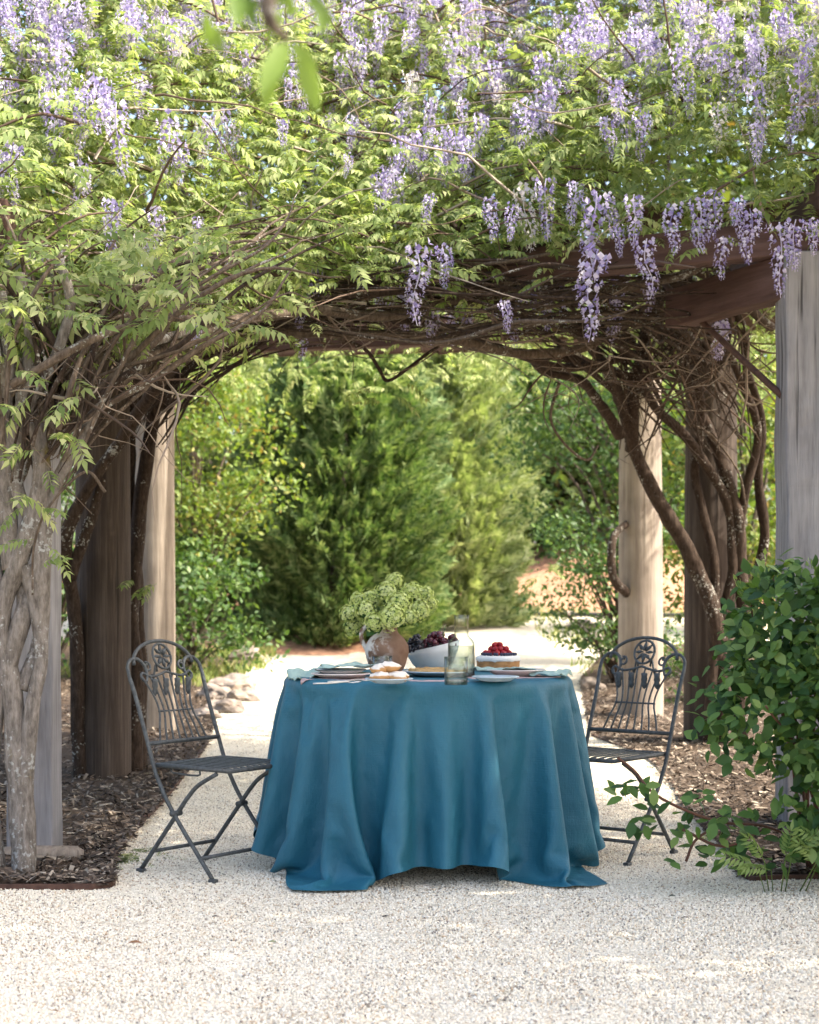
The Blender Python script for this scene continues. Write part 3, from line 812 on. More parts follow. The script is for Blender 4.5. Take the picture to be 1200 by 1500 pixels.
for i, (a, b, L, pl) in enumerate(heroes):
    j = int(np.argmin((cpx - a) ** 2 + (cpy - max(b, 0)) ** 2)); Y = CP[j, 1] - .22
    if 280 < b < 470 and a > 400: Y = min(Y, 8.0 if a > 700 else 8.2)
    put_raceme(at(a, b, Y), L * 1.1 / FPX * Y, pale[i % 2] if pl else rac[i % 5], 1.0 if L > 80 else 1.2)
clumps = [(-2.4, .75, 16), (-1.8, .55, 14), (-1.2, .85, 14), (-.7, .6, 12), (-.2, .75, 24), (.2, .5, 12), (.5, .85, 26), (.35, .3, 14), (.9, .55, 22), (1.3, .75, 18), (1.5, .35, 14), (1.1, .25, 14), (2.1, .6, 20), (2.0, .85, 16), (.0, .15, 10), (1.8, .15, 10), (.9, .95, 16), (3, .6, 12)]
for cxx, cvv, m in clumps:
    for k in range(int(m * .9)):
        xx = cxx + RNG.normal(0, .28); vv = min(.99, max(.01, cvv + RNG.normal(0, .08)))
        p = canopy(np.array([xx]), np.array([vv]))[0] + [0, U(-.22, .1), U(-.05, .12)]
        L = U(.16, .32); put_raceme(p, L, pale[k % 2] if U(0, 1) < .08 else rac[int(U(0, 5))], U(.95, 1.25))
for k in range(520):  # spread over the whole mound
    xx = U(-3.2, 4); vv = U(.08, .99) ** .8
    if xx < -.4 and vv < .45 and U(0, 1) < .6: continue
    p = canopy(np.array([xx]), np.array([vv]))[0] + [0, U(-.2, .1), U(-.05, .12)]
    put_raceme(p, U(.15, .30), pale[k % 2] if U(0, 1) < .1 else rac[k % 5], U(.95, 1.2))
for k in range(34):   # seen under the beam
    put_raceme(at(U(440, 1060), U(370, 470), U(8.6, 11)), U(.18, .3), rac[k % 5], 1.2)

# the many smaller clusters deeper in the mound
rv = []
for me in rac:
    a_ = np.zeros(len(me.vertices) * 3); me.vertices.foreach_get('co', a_); b_ = np.zeros(len(me.loops), dtype=np.int32); me.loops.foreach_get('vertex_index', b_)
    rv.append((a_.reshape(-1, 3), b_.reshape(-1, 3)))
ne = 900; xe = RNG.uniform(-3.2, 4, ne); ve = RNG.uniform(.1, .99, ne) ** .75
sel = ~((xe < -.5) & (ve < .5) & (RNG.random(ne) < .6)); xe, ve = xe[sel], ve[sel]; ne = len(xe)
pe = canopy(xe, ve) + np.stack([np.zeros(ne), RNG.uniform(-.1, .3, ne), RNG.uniform(-.15, .1, ne)], 1)
qe = np.where(xe < -.75, 0, np.where(xe > .75, 2, 1)); ke = RNG.integers(0, 5, ne)
for q in range(3):
    Vs = []; Fs = []; c = 0
    for k in range(5):
        m_ = (qe == q) & (ke == k); j = m_.sum()
        if not j: continue
        az = RNG.random(j) * 6.28; a_, b_ = scatter(rv[k], pe[m_], np.stack([np.cos(az), np.sin(az), np.zeros(j)], 1), np.tile([0, 0, 1.0], (j, 1)), RNG.uniform(.16, .31, j))
        Vs.append(a_); Fs.append(b_ + c); c += len(a_)
    tag(link('small_flower_clusters', tri_mesh('small_flower_clusters', np.concatenate(Vs), np.concatenate(Fs)), M['petal'], vines[q], True), kind='stuff')

# ------------------------------------------------------------ rose bush, low shoots
rose = empty('rose_bush', (1.75, 6.7, 0), 0, 'dense glossy green rose bush in front of the square grey post', 'bush')
lobes = [((1.75, 6.45, .80), (.58, .45, .42)), ((1.47, 6.38, .68), (.38, .32, .26)), ((2.0, 6.4, 1.0), (.52, .45, .28)), ((1.56, 6.34, .38), (.17, .22, .32)), ((1.46, 6.38, .95), (.26, .3, .28)), ((2.15, 6.4, .45), (.38, .36, .40)), ((2.45, 6.4, .7), (.6, .5, .5)), ((1.42, 6.5, .98), (.22, .25, .22))]
PB = []; NB = []; rt = RNG.random
for c, r in lobes:
    m = int(1500 * (r[0] * r[2]) / (.58 * .42) * .8) + 160
    d = rdir(m); d[:, 1] = np.where(RNG.random(m) < .75, -np.abs(d[:, 1]), d[:, 1])
    f = (.62 + .45 * RNG.random(m) ** .6) * (1 + .22 * np.array([noise.noise((a[0] * 3 + c[0] * 5, a[1] * 3, a[2] * 3)) for a in d]))
    PB.append(np.array(c) + d * np.array(r) * f[:, None]); NB.append(d)
PB = np.concatenate(PB); NB = np.concatenate(NB)
low = [(985, 1262), (1000, 1225), (1010, 1180), (1025, 1170), (1040, 1165), (1055, 1180), (1070, 1195), (1060, 1225), (1045, 1245), (1075, 1250), (1090, 1240), (1035, 1260), (1095, 1215), (1100, 1190), (990, 1200), (1015, 1205), (1080, 1215), (1110, 1230), (1105, 1262), (1060, 1265), (1130, 1200), (1120, 1250), (1150, 1230), (1020, 1240), (1050, 1200), (960, 1190),
       (935, 1160), (950, 1185), (945, 1205), (930, 1210), (955, 1215), (925, 1150), (940, 1150), (915, 1155), (905, 1160), (1140, 1265), (1165, 1255), (1160, 1215), (1180, 1240), (1190, 1200)]
low = [(a + U(-8, 8), b + U(-8, 8)) for a, b in low for _ in range(3)]
PL = np.array([tuple(at(a, b, U(6.15, 6.42))) for a, b in low]); PL[:, 2] = np.maximum(PL[:, 2], .05)
PB = np.concatenate([PB, PL]); NB = np.concatenate([NB, np.tile([0, -.5, .8], (len(PL), 1))])
n = len(PB)
D = NB * .35 + rdir(n) * .9; D[:, 2] -= .25
N = NB * .55 + np.array([0, -.35, .75]) + rdir(n) * .35
S = RNG.uniform(.036, .07, n); S[-len(PL):] = RNG.uniform(.05, .075, len(PL))
order = np.argsort(PB[:, 1] + (np.abs(PB[:, 0] / PB[:, 1] * FPX) > 600) * 9); big = np.zeros(n, bool); big[order[:300]] = True
RM = frames(D, N); ova = tri_mesh('leaf', *T_OVA, smooth=True); ova.materials.append(M['rose'])
for i in np.where(big)[0]:
    o = link('leaf', ova, None, rose)
    o.matrix_basis = Matrix.Translation(Vector(PB[i]) - rose.location) @ Matrix(RM[i].tolist()).to_4x4() @ Matrix.Scale(S[i], 4)
tag(link('foliage', tri_mesh('foliage', *scatter(T_OVA, PB[~big], D[~big], N[~big], S[~big]), smooth=True), M['rose'], rose, True), kind='stuff')
for k in range(30):
    j = int(U(0, n - len(PL))); e = Vector(PB[j]); b = Vector((1.7 + U(-.15, .15), 6.65 + U(-.1, .1), -.02))
    P = wob(smooth_path([b, b.lerp(e, .5) + Vector((0, 0, .15)), e], 5), .03, 3, k)
    MB().tube(P, [.009 - .006 * i / len(P) for i in range(len(P))], 6).build('cane', M['cane'], rose, world_space=True)
for pts in ([(1180, 1235, 6.6), (1120, 1210, 6.45), (1060, 1205, 6.35), (1000, 1185, 6.3), (955, 1160, 6.3), (930, 1130, 6.35), (905, 1110, 6.35)], [(1120, 1215, 6.45), (1060, 1240, 6.3), (1000, 1215, 6.3)], [(1060, 1205, 6.35), (1020, 1230, 6.3), (1005, 1262, 6.28)]):
    MB().tube(smooth_path([at(*p) for p in pts], 5), .0055, 6).build('cane', M['cane'], rose, world_space=True)
ns = 46; SP = []; SD = []
for k in range(ns):       # pale flower-bud shoots standing out of the top
    j = int(U(0, n - len(PL)))
    if NB[j][2] < -.2: continue
    p = PB[j] + NB[j] * .02
    for q in range(9):
        SP.append(p + [RNG.normal(0, .014), RNG.normal(0, .014), .01 + q * .008]); SD.append([RNG.normal(0, .35), RNG.normal(0, .35), 1])
SP = np.array(SP)
tag(link('shoots', tri_mesh('shoots', *scatter(T_DIA, SP, np.array(SD), rdir(len(SP)), RNG.uniform(.016, .034, len(SP)))), M['shoot'], rose, True), kind='stuff')

sucker = empty('wisteria_shoot', (1.4, 6.35, 0), 0, 'bright green feathery seedling shoots at the foot of the rose bush', 'plant')
fern_me = tri_mesh('frond', *FERN); fern_me.materials.append(M['shoot'])
for a, b, dx, dz, L in [(1110, 1270, -.9, .35, .20), (1120, 1262, -.5, .7, .17), (1150, 1262, .1, .9, .18), (1160, 1255, .6, .7, .18), (1130, 1275, -.8, .15, .16), (1195, 1265, -.5, .6, .16), (1210, 1240, -.7, .5, .16)]:
    p = at(a, b, 6.2); o = link('frond', fern_me, None, sucker); R = frames(np.array([[dx, -.35, dz]]), np.array([[0, -.7, .6]]))[0]
    o.matrix_basis = Matrix.Translation(p - sucker.location) @ Matrix(R.tolist()).to_4x4() @ Matrix.Scale(L * .8, 4)
    MB().tube(smooth_path([Vector((p.x * .6 + 1.4 * .4, 6.33, 0)), p], 3), .0025, 4).build('stalk', M['shoot'], sucker, world_space=True)


# ------------------------------------------------------------ trees and shrubs behind
def tree(name, label, cat, x, y, h, rx, rz, zc, nleaf, mat, leaf, trunk_r=.08, clumps=26, clump_r=.45, T=T_DIA, lean=(0, 0), limbs_mat='trunk', group=None, droop=0, seed=0):
    z0 = tz(x, min(y, 32)) - .05
    if y > 28: z0 = bz(x, min(y, 40)) - .1
    root = empty(name, (x, y, z0), 0, label, cat, group)
    r = random.Random(seed * 17 + 5)
    C = []
    while len(C) < clumps:
        d = Vector((r.uniform(-1, 1), r.uniform(-1, 1), r.uniform(-1, 1)))
        if .25 < d.length < 1: C.append(Vector((d.x * rx + lean[0], d.y * rx + lean[1], zc + d.z * rz)))
    tp = smooth_path([Vector((0, 0, 0)), Vector((lean[0] * .3 + .05, 0, zc * .5)), Vector((lean[0], lean[1], zc + rz * .55))], 6)
    tr = MB().tube(tp, [trunk_r * (1.15 - .85 * i / len(tp)) for i in range(len(tp))], 8).build('trunk', M[limbs_mat], root)
    for c in C[:22]:
        b = tp[min(len(tp) - 1, max(1, int(len(tp) * min(.9, max(.15, (c.z - rz * .5) / (zc + rz))))))]
        P = wob(smooth_path([b, b.lerp(c, .5) + Vector((0, 0, .12 * rz)), c], 4), .08 * rx, 1.2, seed)
        MB().tube(P, [trunk_r * .45 * (1 - .75 * i / len(P)) for i in range(len(P))], 5).build('limb', M[limbs_mat], root)
    per = nleaf // clumps; Ps = []; Ns = []
    for c in C:
        d = rdir(per); f = RNG.random(per) ** .45
        Ps.append(np.array(c) + d * f[:, None] * clump_r * np.array([1.25, 1.25, .75]) * r.uniform(.7, 1.25)); Ns.append(d)
    Ps = np.concatenate(Ps); Ns = np.concatenate(Ns); m = len(Ps)
    Dl = rdir(m); Dl[:, 2] -= droop
    V, F = scatter(T, Ps, Dl, Ns * .5 + rdir(m) * .5 + [0, 0, .5], RNG.uniform(.6, 1.2, m) * leaf)
    keep = (V[:, 2] + z0 > tz(x, y) + .02).reshape(-1, len(T[0])).all(1)
    F = F.reshape(m, -1, 3)[keep].reshape(-1, 3)
    tag(link('crown', tri_mesh('crown', V, F), M[mat], root), kind='stuff')
    return root


def conifer(label, x, y, h, R, nspray, mat, lean=0, seed=0):
    z0 = tz(x, y) - .05; root = empty('cypress_tree', (x, y, z0), 0, label, 'tree', 'cypress trees beyond the pergola')
    MB().tube([(0, 0, 0), (lean * .5, 0, h * .5), (lean, 0, h * .97)], [.11, .07, .01], 8).build('trunk', M['trunk'], root)
    t = RNG.random(nspray) ** 1.25; az = RNG.random(nspray) * 2 * math.pi
    prof = R * np.minimum(1, .78 + 1.2 * t) * (1 - t ** 1.6) ** .8
    lump = np.array([1 + .45 * noise.noise((math.cos(a) * 1.6 + seed, math.sin(a) * 1.6, b * h * .9)) + .25 * (abs(noise.noise((math.cos(a) * 3.4 + seed, math.sin(a) * 3.4, b * h * 1.7 + math.cos(a)))) * 2.2 - .6) for a, b in zip(az, t)])
    rr = prof * lump * (.55 + .45 * RNG.random(nspray) ** .5)
    P = np.stack([rr * np.cos(az) + lean * t, rr * np.sin(az), t * h + .05], 1)
    out = np.stack([np.cos(az), np.sin(az), np.full(nspray, .75)], 1)
    D = out + rdir(nspray) * .5; N = out * .5 + rdir(nspray)
    k = RNG.integers(0, 3, nspray); Vs = []; Fs = []; c = 0
    for q in range(3):
        s = k == q; a, b = scatter(FEA[q], P[s], D[s], N[s], RNG.uniform(.18, .42, s.sum())); Vs.append(a); Fs.append(b + c); c += len(a)
    tag(link('foliage', tri_mesh('foliage', np.concatenate(Vs), np.concatenate(Fs)), M[mat], root), kind='stuff')


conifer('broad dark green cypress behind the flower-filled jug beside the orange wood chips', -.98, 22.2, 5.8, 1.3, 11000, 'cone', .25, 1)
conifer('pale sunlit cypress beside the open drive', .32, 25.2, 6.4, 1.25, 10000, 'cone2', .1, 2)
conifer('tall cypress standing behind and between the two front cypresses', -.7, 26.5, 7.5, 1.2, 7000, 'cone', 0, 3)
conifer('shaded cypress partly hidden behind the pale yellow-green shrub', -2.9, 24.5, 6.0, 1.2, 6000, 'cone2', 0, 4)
tree('leafy_shrub', 'pale yellow-green shrub with grey twigs beside the sunlit round post', 'shrub', -2.45, 19.0, 4.4, 1.0, 1.7, 2.6, 9000, 'shrub', .085, .05, 40, .42, limbs_mat='stem2', seed=1)
tree('leafy_shrub', 'low bright green shrub growing at the foot of the yellow-green shrub', 'shrub', -2.35, 18.0, 1.7, .75, .8, .85, 5000, 'shrubd', .085, .03, 26, .35, seed=2)
tree('leafy_shrub', 'loose airy shrub with bare grey twigs overhanging the drive', 'shrub', 2.45, 19.5, 4.6, 1.25, 1.6, 2.7, 14000, 'shrubd', .08, .06, 60, .42, limbs_mat='stem2', seed=3)
tree('leafy_shrub', 'sparse twiggy shrub in front of the orange earth bank', 'shrub', 2.05, 17.2, 2.2, .8, .8, 1.15, 3000, 'shrubd', .07, .03, 22, .34, limbs_mat='stem', seed=4)
tree('leafy_shrub', 'green shrub between the round posts behind the rose bush', 'shrub', 3.4, 17.5, 3.6, .9, 1.6, 1.9, 6500, 'shrub', .085, .05, 34, .42, seed=5)
tree('leafy_shrub', 'dark fine-leaved shrub behind the square post of the old vine', 'shrub', -3.6, 17.0, 3.4, .9, 1.6, 1.7, 6500, 'shrubd', .08, .05, 34, .42, seed=6)
tree('leafy_shrub', 'small dark shrub low between the pale and the grey round posts', 'shrub', 2.6, 15.6, 1.0, .4, .4, .45, 1500, 'shrubd', .06, .02, 14, .22, seed=7)
for i, (x, y, h, rx, rz, zc, mat, lab) in enumerate([
    (-9, 36, 9, 2.6, 3.4, 5.2, 'treel', 'broad tree far behind the old lichened vine'), (-5, 36, 10, 2.5, 4.0, 5.6, 'shrub', 'light green tree rising behind the shaded cypress'),
    (-1.5, 38, 11, 2.4, 4.4, 6.0, 'treel', 'tall tree rising behind the middle cypress'), (1.6, 37, 10, 2.0, 4.2, 5.0, 'shrubd', 'dark tree on the earth bank behind the pale cypress'),
    (4.6, 36, 9.5, 2.4, 3.8, 4.8, 'treel', 'tree on the earth bank behind the airy shrub'), (8.0, 36, 9, 2.5, 3.4, 5.0, 'shrub', 'light green tree behind the grey round post'),
    (3.0, 33.6, 6, 1.9, 2.4, 2.5, 'shrubd', 'dense dark tree standing on the orange earth bank'), (4.9, 34.2, 6, 2.0, 2.4, 2.4, 'treel', 'dense olive tree standing on the orange earth bank'), (1.2, 34.4, 6, 1.8, 2.4, 2.6, 'treel', 'dense tree on the earth bank directly behind the pale cypress'), (12, 36, 10, 2.8, 4, 5.4, 'treel', 'broad tree far behind the square grey post'), (5.4, 24, 5.5, 1.4, 2.2, 2.9, 'shrub', 'mid-height tree beside the drive behind the rose bush'), (-6, 22, 5.5, 1.6, 2.4, 2.8, 'treel', 'mid-height tree beyond the bed of the old vine')]):
    tree('background_tree', lab, 'tree', x, y, h, rx * (1.35 if y > 35 else 1), rz * (1.5 if y > 35 else 1), zc * (1.35 if y > 35 else 1), 8000, mat, .30 if y > 30 else .16, .16, 64 if y > 35 else 40, 1.1 if y > 30 else .7, seed=20 + i, group='trees behind the garden')
# the trees that shade the forecourt, beyond the right of the frame
ov = tree('shade_tree', 'large leafy tree beside the forecourt with a twig of soft green leaves hanging down', 'tree', 5.6, 4.5, 8, 2.9, 1.9, 5.4, 21000, 'treel', .17, .2, 90, .85, seed=41, lean=(-1.3, .6))
tree('shade_tree', 'large leafy tree shading the forecourt on the open side', 'tree', 6.0, .6, 8, 2.8, 2.0, 5.2, 5500, 'treel', .15, .2, 60, .9, seed=42, lean=(-1.3, .3))

# overhanging twig close to the lens, on a long limb from the shade tree
lp = smooth_path([(4.4, 4.5, 5.2), (2.4, 3.2, 3.9), (1.0, 2.4, 2.75), (-.1, 2.1, 2.05), at(395, -10, 1.8), at(420, 60, 1.8)], 6)
MB().tube(lp, [.035 * (1 - .94 * i / len(lp)) for i in range(len(lp))], 6).build('overhanging_limb', M['trunk'], ov, world_space=True)
oleaf = tri_mesh('leaf', *T_OVA, smooth=True); oleaf.materials.append(M['shoot2'])
for a, b, ex, ey in [(345, -15, 350, 40), (318, 38, 325, 85), (400, 55, 408, 10), (420, 60, 380, 140), (425, 62, 470, 110), (430, 25, 415, -20), (440, 80, 468, 170), (470, 0, 474, 55), (425, 95, 395, 125), (400, 10, 440, -20), (385, 5, 340, 10), (360, -10, 375, 45), (450, -10, 490, 40), (405, 100, 385, 165), (300, 20, 312, 75)]:
    p = at(a, b, 1.8); q = at(ex, ey, 1.8 + U(-.03, .03)); o = link('leaf', oleaf, None, ov)
    L = (q - p).length; R = frames(np.array([tuple(q - p)]), np.array([[U(-.2, .2), -1, U(-.1, .25)]]))[0]
    o.matrix_basis = Matrix.Translation(p - ov.location) @ Matrix(R.tolist()).to_4x4() @ Matrix.Diagonal((L * .95, L * .55, L, 1))

# grass tufts behind
gn = 9000; gx = np.concatenate([RNG.uniform(-4.5, -1.6, 5000), RNG.uniform(1.8, 7, 4000)]); gy = np.concatenate([RNG.uniform(17, 21.5, 5000), RNG.uniform(18, 28, 4000)])
gp = np.array([(a, b, tz(a, b) + .02) for a, b in zip(gx, gy)]); keepg = np.array([noise.noise((a * .9, b * .9, 0)) > -.05 for a, b in zip(gx, gy)])
gd = rdir(gn); gd[:, 2] = np.abs(gd[:, 2]) + .9
gT = (np.array([(0, -.07, 0), (0, .07, 0), (1, 0, .1)], float), np.array([(0, 1, 2)]))
tag(link('grass', tri_mesh('grass', *scatter(gT, gp[keepg], gd[keepg], rdir(keepg.sum()), RNG.uniform(.06, .2, keepg.sum()))), M['grass']), 'short patchy grass behind the rock edging', 'grass', kind='stuff')

# irrigation pipe along the back of the drive
MBp = MB().tube(smooth_path([(-1, 27.3, tz(0, 27.3) + .06), (1.5, 27.2, tz(0, 27.2) + .05), (4, 26.9, tz(0, 26.9) + .05), (9, 26.5, tz(0, 26.5) + .06)], 8), .035, 8)
tag(MBp.build('irrigation_pipe', plain('black pipe', (.02, .022, .026, 1), .5)), 'thin black irrigation pipe lying along the far side of the drive', 'pipe')
lg = MB().tube([(-.18, 0, 0), (-.1, 0, 0), (0, .005, .002), (.1, 0, 0), (.165, 0, 0), (.19, 0, 0)], [.036, .038, .037, .038, .034, .018], 14).build('cut_log', M['postL'])
lg.location = (-1.52, 6.95, .042); lg.rotation_euler = (0, 0, .12)
tag(lg, 'short pale cut log lying at the foot of the old vine', 'log')
for i, (a, b, c) in enumerate([(187, 1390, (.22, .11, .05, 1)), (405, 1388, (.10, .2, .03, 1)), (310, 1351, (.06, .05, .04, 1)), (85, 1492, (.2, .12, .06, 1)), (560, 1351, (.06, .05, .04, 1)), (860, 1460, (.07, .06, .05, 1)), (980, 1320, (.05, .06, .04, 1)), (1010, 1352, (.08, .06, .04, 1)), (250, 1200, (.07, .13, .03, 1))]):
    Y = 2800 / (b - HOR); lf = tri_mesh('fallen_leaf', *T_OVA, smooth=True); lf.materials.append(plain('fallen leaf', c, .8))
    o = link('fallen_leaf', lf); o.location = ((a - 600) / FPX * Y, Y, .017); L = .045 if i == 0 else .028
    o.scale = (L, L, L * 1.8); o.rotation_euler = (.1, -.1, U(-.5, .5) + (3 if i % 2 else 0))
    tag(o, ['curled brown leaf lying alone on the pale forecourt gravel', 'tiny green leaf lying on the forecourt gravel', 'dry leaf fragment lying on the pale gravel'][0 if i == 0 else 1 if i in (1, 8) else 2], 'leaf', 'leaves fallen on the gravel')

# ------------------------------------------------------------ garden chairs
HW = .205      # half width of a chair


def make_chair():
    root = empty('garden_chair', (0, 0, 0)); I = M['iron']
    back = lambda u, z: Vector((-.088 - (z - .43) * .37, u, z))          # the plane of the backrest
    for s in (-1, 1):
        rail = [Vector((.225, s * HW, .012)), Vector((.02, s * HW, .25)), Vector((-.06, s * HW, .37)), back(s * HW, .43), back(s * HW, .52), back(s * HW, .68), back(s * HW * 1.03, .78)]
        ear = [back(s * (HW - .045 + .052 * math.cos(a)), .795 + .052 * math.sin(a)) for a in np.linspace(0, 3.5, 10)]
        curl = [back(s * (HW - .075 + .022 * (1 - t * .45) * math.cos(3.6 + t * 4.6)), .775 + .022 * (1 - t * .45) * math.sin(3.6 + t * 4.6)) for t in np.linspace(0, 1, 9)]
        P = smooth_path(rail, 5) + ear[1:] + curl[1:]
        R = [.0084] * (len(P) - 18) + [.0072] * 9 + [.0052] * 9
        o = MB().tube(P, R, 8).build('side_rail', I, root)
        MB().box((.228, s * HW, .008), (.034, .024, .014)).build('foot', I, o, False, .003)
        leg = smooth_path([Vector((-.178, s * (HW - .022), .012)), Vector((.02, s * (HW - .022), .25)), Vector((.075, s * (HW - .022), .315)), Vector((.13, s * (HW - .022), .365)), Vector((.225, s * (HW - .022), .415))], 5)
        o = MB().tube(leg, .0088, 8).build('rear_leg', I, root)
        MB().box((-.18, s * (HW - .022), .008), (.034, .024, .014)).build('foot', I, o, False, .003)
        MB().tube([(.02, s * (HW - .04), .25), (.02, s * (HW + .014), .25)], .011, 8).build('pivot_bolt', I, root)
        MB().tube(smooth_path([back(s * (.03 + .028 * t), .845 - .0 * t) + Vector((0, 0, -.055 + .03 * math.sin(t * 6))) for t in np.linspace(0, 1, 6)], 3), .0045, 6).build('scroll', I, root)
        sp = [back(s * (.098 + .02 * (1 - t * .55) * math.cos(1.2 + t * 7)), .812 + .02 * (1 - t * .55) * math.sin(1.2 + t * 7)) for t in np.linspace(0, 1, 16)]
        MB().tube(sp, .005, 6).build('scroll', I, root)
    arch = [back(.168 * math.cos(a), .822 + .092 * math.sin(a)) for a in np.linspace(0, math.pi, 21)]
    MB().tube(arch, .0074, 8).build('back_arch', I, root)
    # medallion: ring, hub and eight petals
    c0 = .852; md = MB()
    md.tube([back(.05 * math.cos(a), c0 + .05 * math.sin(a)) for a in np.linspace(0, 2 * math.pi, 25)], .0055, 6)
    for k in range(8):
        a = k * math.pi / 4; e = lambda r, b: back(r * math.cos(b), c0 + r * math.sin(b)); f = Vector((.005, 0, 0))
        q = [e(.006, a - .6), e(.026, a - .28), e(.048, a), e(.026, a + .28)]
        md.add([v + f for v in q] + [v - f for v in q], [(0, 1, 2, 3), (7, 6, 5, 4)] + [(i, i + 4, (i + 1) % 4 + 4, (i + 1) % 4) for i in range(4)])
    md.build('medallion', I, root)
    MB().tube(smooth_path([back(-.135, .79), back(-.09, .772), back(-.03, .782), back(0, .79), back(.03, .782), back(.09, .772), back(.135, .79)], 4), .0055, 6).build('upper_crossbar', I, root)
    MB().tube([back(-HW, .515), back(HW, .515)], .0085, 8).build('lower_crossbar', I, root)
    MB().tube([back(-.10, .635), back(.10, .635)], .004, 6).build('middle_crossbar', I, root)
    for k in range(8):
        t = -1 + 2 * k / 7
        if abs(t) > .99: top = back(t * .142, .775)
        else: top = back(t * .135, .779)
        P = smooth_path([back(t * .135, .515), back(t * .118, .57), back(t * .095, .635), back(t * .105, .70), top], 4)
        MB().tube(P, .0042, 6).build('spindle', I, root)
    for t in (-.71, -.24, .24, .71):       # tulip ornaments
        o = MB(); b = back(t * .135, .70)
        pr = [(.002, -.005), (.010, .004), (.014, .016), (.011, .026), (.016, .034), (.013, .05), (.016, .062), (.004, .066)]
        V, F = lathe(pr, 10); o.add([Vector((v[0] * .6, v[1], v[2])) + b for v in V], F).build('ornament', I, root)
    # seat: frame and slats
    fr = [(-.085, -HW + .012), (.205, -HW + .012), (.262, -HW + .05), (.262, HW - .05), (.205, HW - .012), (-.085, HW - .012), (-.085, -HW + .012)]
    MB().tube([(a, b, .432 - .012 * max(0, (a - .2) / .1)) for a, b in fr], .009, 8).build('seat_frame', I, root)
    for k in range(9):
        y = -.155 + .31 * k / 8
        P = smooth_path([Vector((-.085, y, .436)), Vector((.1, y * 1.02, .434)), Vector((.21, y * 1.02, .432)), Vector((.262, y, .424))], 4)
        V = []; F = []
        for i, p in enumerate(P):
            for dy, dz in ((-.009, -.002), (.009, -.002), (.009, .002), (-.009, .002)): V.append(p + Vector((0, dy, dz)))
        for i in range(len(P) - 1):
            for q in range(4): F.append((i * 4 + q, i * 4 + (q + 1) % 4, i * 4 + 4 + (q + 1) % 4, i * 4 + 4 + q))
        F += [(3, 2, 1, 0), tuple(len(P) * 4 - 4 + q for q in range(4))]
        MB().add(V, F).build('seat_slat', I, root, False)
    MB().tube([(.165, -HW, .088), (.165, HW, .088)], .0075, 8).build('stretcher', I, root)
    MB().tube([(-.118, -HW + .022, .088), (-.118, HW - .022, .088)], .0075, 8).build('stretcher', I, root)
    MB().tube(smooth_path([(-.02, -HW + .03, .425), (-.01, -HW + .03, .405), (.12, -HW + .03, .402), (.13, -HW + .03, .42)], 3), .004, 6).build('catch_rod', I, root)
    return root


def copy_tree(o, parent=None):
    c = o.copy(); COL.objects.link(c); c.parent = parent
    for ch in list(o.children): copy_tree(ch, c)
    return c


chair = make_chair()
tag(chair, 'dark iron folding garden chair beside the old lichened vine trunk', 'chair', 'iron garden chairs at the table')
chair2 = copy_tree(chair)
chair.location = (-.815, 6.83, 0); chair.rotation_euler = (0, 0, rad(-36))
chair2.location = (.87, 7.24, 0); chair2.rotation_euler = (0, 0, rad(231))
chair2['label'] = 'dark iron folding garden chair beside the rose bush'

# ------------------------------------------------------------ table and cloth
TX, TY, TR = .075, 7.0, .575
table = empty('round_table', (TX, TY, 0), 0, 'round wooden table hidden under the blue cloth, one brown leg showing', 'table')
MB().lathe([(.02, .722), (TR - .02, .722), (TR, .73), (TR, .752), (TR - .012, .76), (.02, .76)], 64).build('tabletop', M['wood'], table)
for sx in (-1, 1):
    for sy in (-1, 1):
        MB().tube([(sx * .30, sy * .34, 0), (sx * .30, sy * .34, .3), (sx * .30, sy * .34, .73)], [.016, .019, .027], 12).build('leg', M['wood'], table)


def drape():
    """a square cloth laid over the round table, settled by the cloth solver"""
    n, a, rot = 76, 1.272, .12; V = []; F = []
    for i in range(n + 1):
        for j in range(n + 1):
            x = (i / n * 2 - 1) * a; y = (j / n * 2 - 1) * a
            k = 1 - .13 * min(1, abs(x * y) / a / a) ** 1.5; x *= k; y *= k
            V.append((x * math.cos(rot) - y * math.sin(rot), x * math.sin(rot) + y * math.cos(rot), .778))
    for i in range(n):
        for j in range(n): k = i * (n + 1) + j; F.append((k, k + n + 1, k + n + 2, k + 1))
    sc = bpy.data.scenes.new('drape'); keep = bpy.context.window.scene if bpy.context.window else None
    def put(name, V, F):
        o = bpy.data.objects.new(name, mesh(name, V, F)); sc.collection.objects.link(o); return o
    co = put('cloth', V, F)
    tb = put('disc', *lathe([(.02, .72), (TR, .72), (TR, .752), (TR - .004, .758), (TR - .012, .76), (.02, .76)], 96))
    form = put('form', *lathe([(.55, .1), (.565, .73)], 96, False))
    fl = put('floor', [(-4, -4, 0), (4, -4, 0), (4, 4, 0), (-4, 4, 0)], [(0, 1, 2, 3)])
    for o, th, fr in ((tb, .008, 30), (form, .01, 5), (fl, .006, 30)):
        o.modifiers.new('c', 'COLLISION'); o.collision.thickness_outer = th; o.collision.cloth_friction = fr
    m = co.modifiers.new('c', 'CLOTH'); s = m.settings
    s.quality = 6; s.mass = .3; s.bending_damping = 2; s.tension_stiffness = 40; s.compression_stiffness = 40; s.shear_stiffness = 15; s.bending_stiffness = 2.4; s.air_damping = 3
    m.collision_settings.collision_quality = 3; m.collision_settings.distance_min = .006
    m.collision_settings.use_self_collision = True; m.collision_settings.self_distance_min = .006
    m.point_cache.frame_start = 1; m.point_cache.frame_end = 70
    vl = sc.view_layers[0]
    for f in range(1, 61): sc.frame_set(f)
    dg = vl.depsgraph; dg.update()
    me = bpy.data.meshes.new_from_object(co.evaluated_get(dg))
    bpy.data.scenes.remove(sc)
    for o in (co, tb, form, fl): bpy.data.objects.remove(o)
    return me


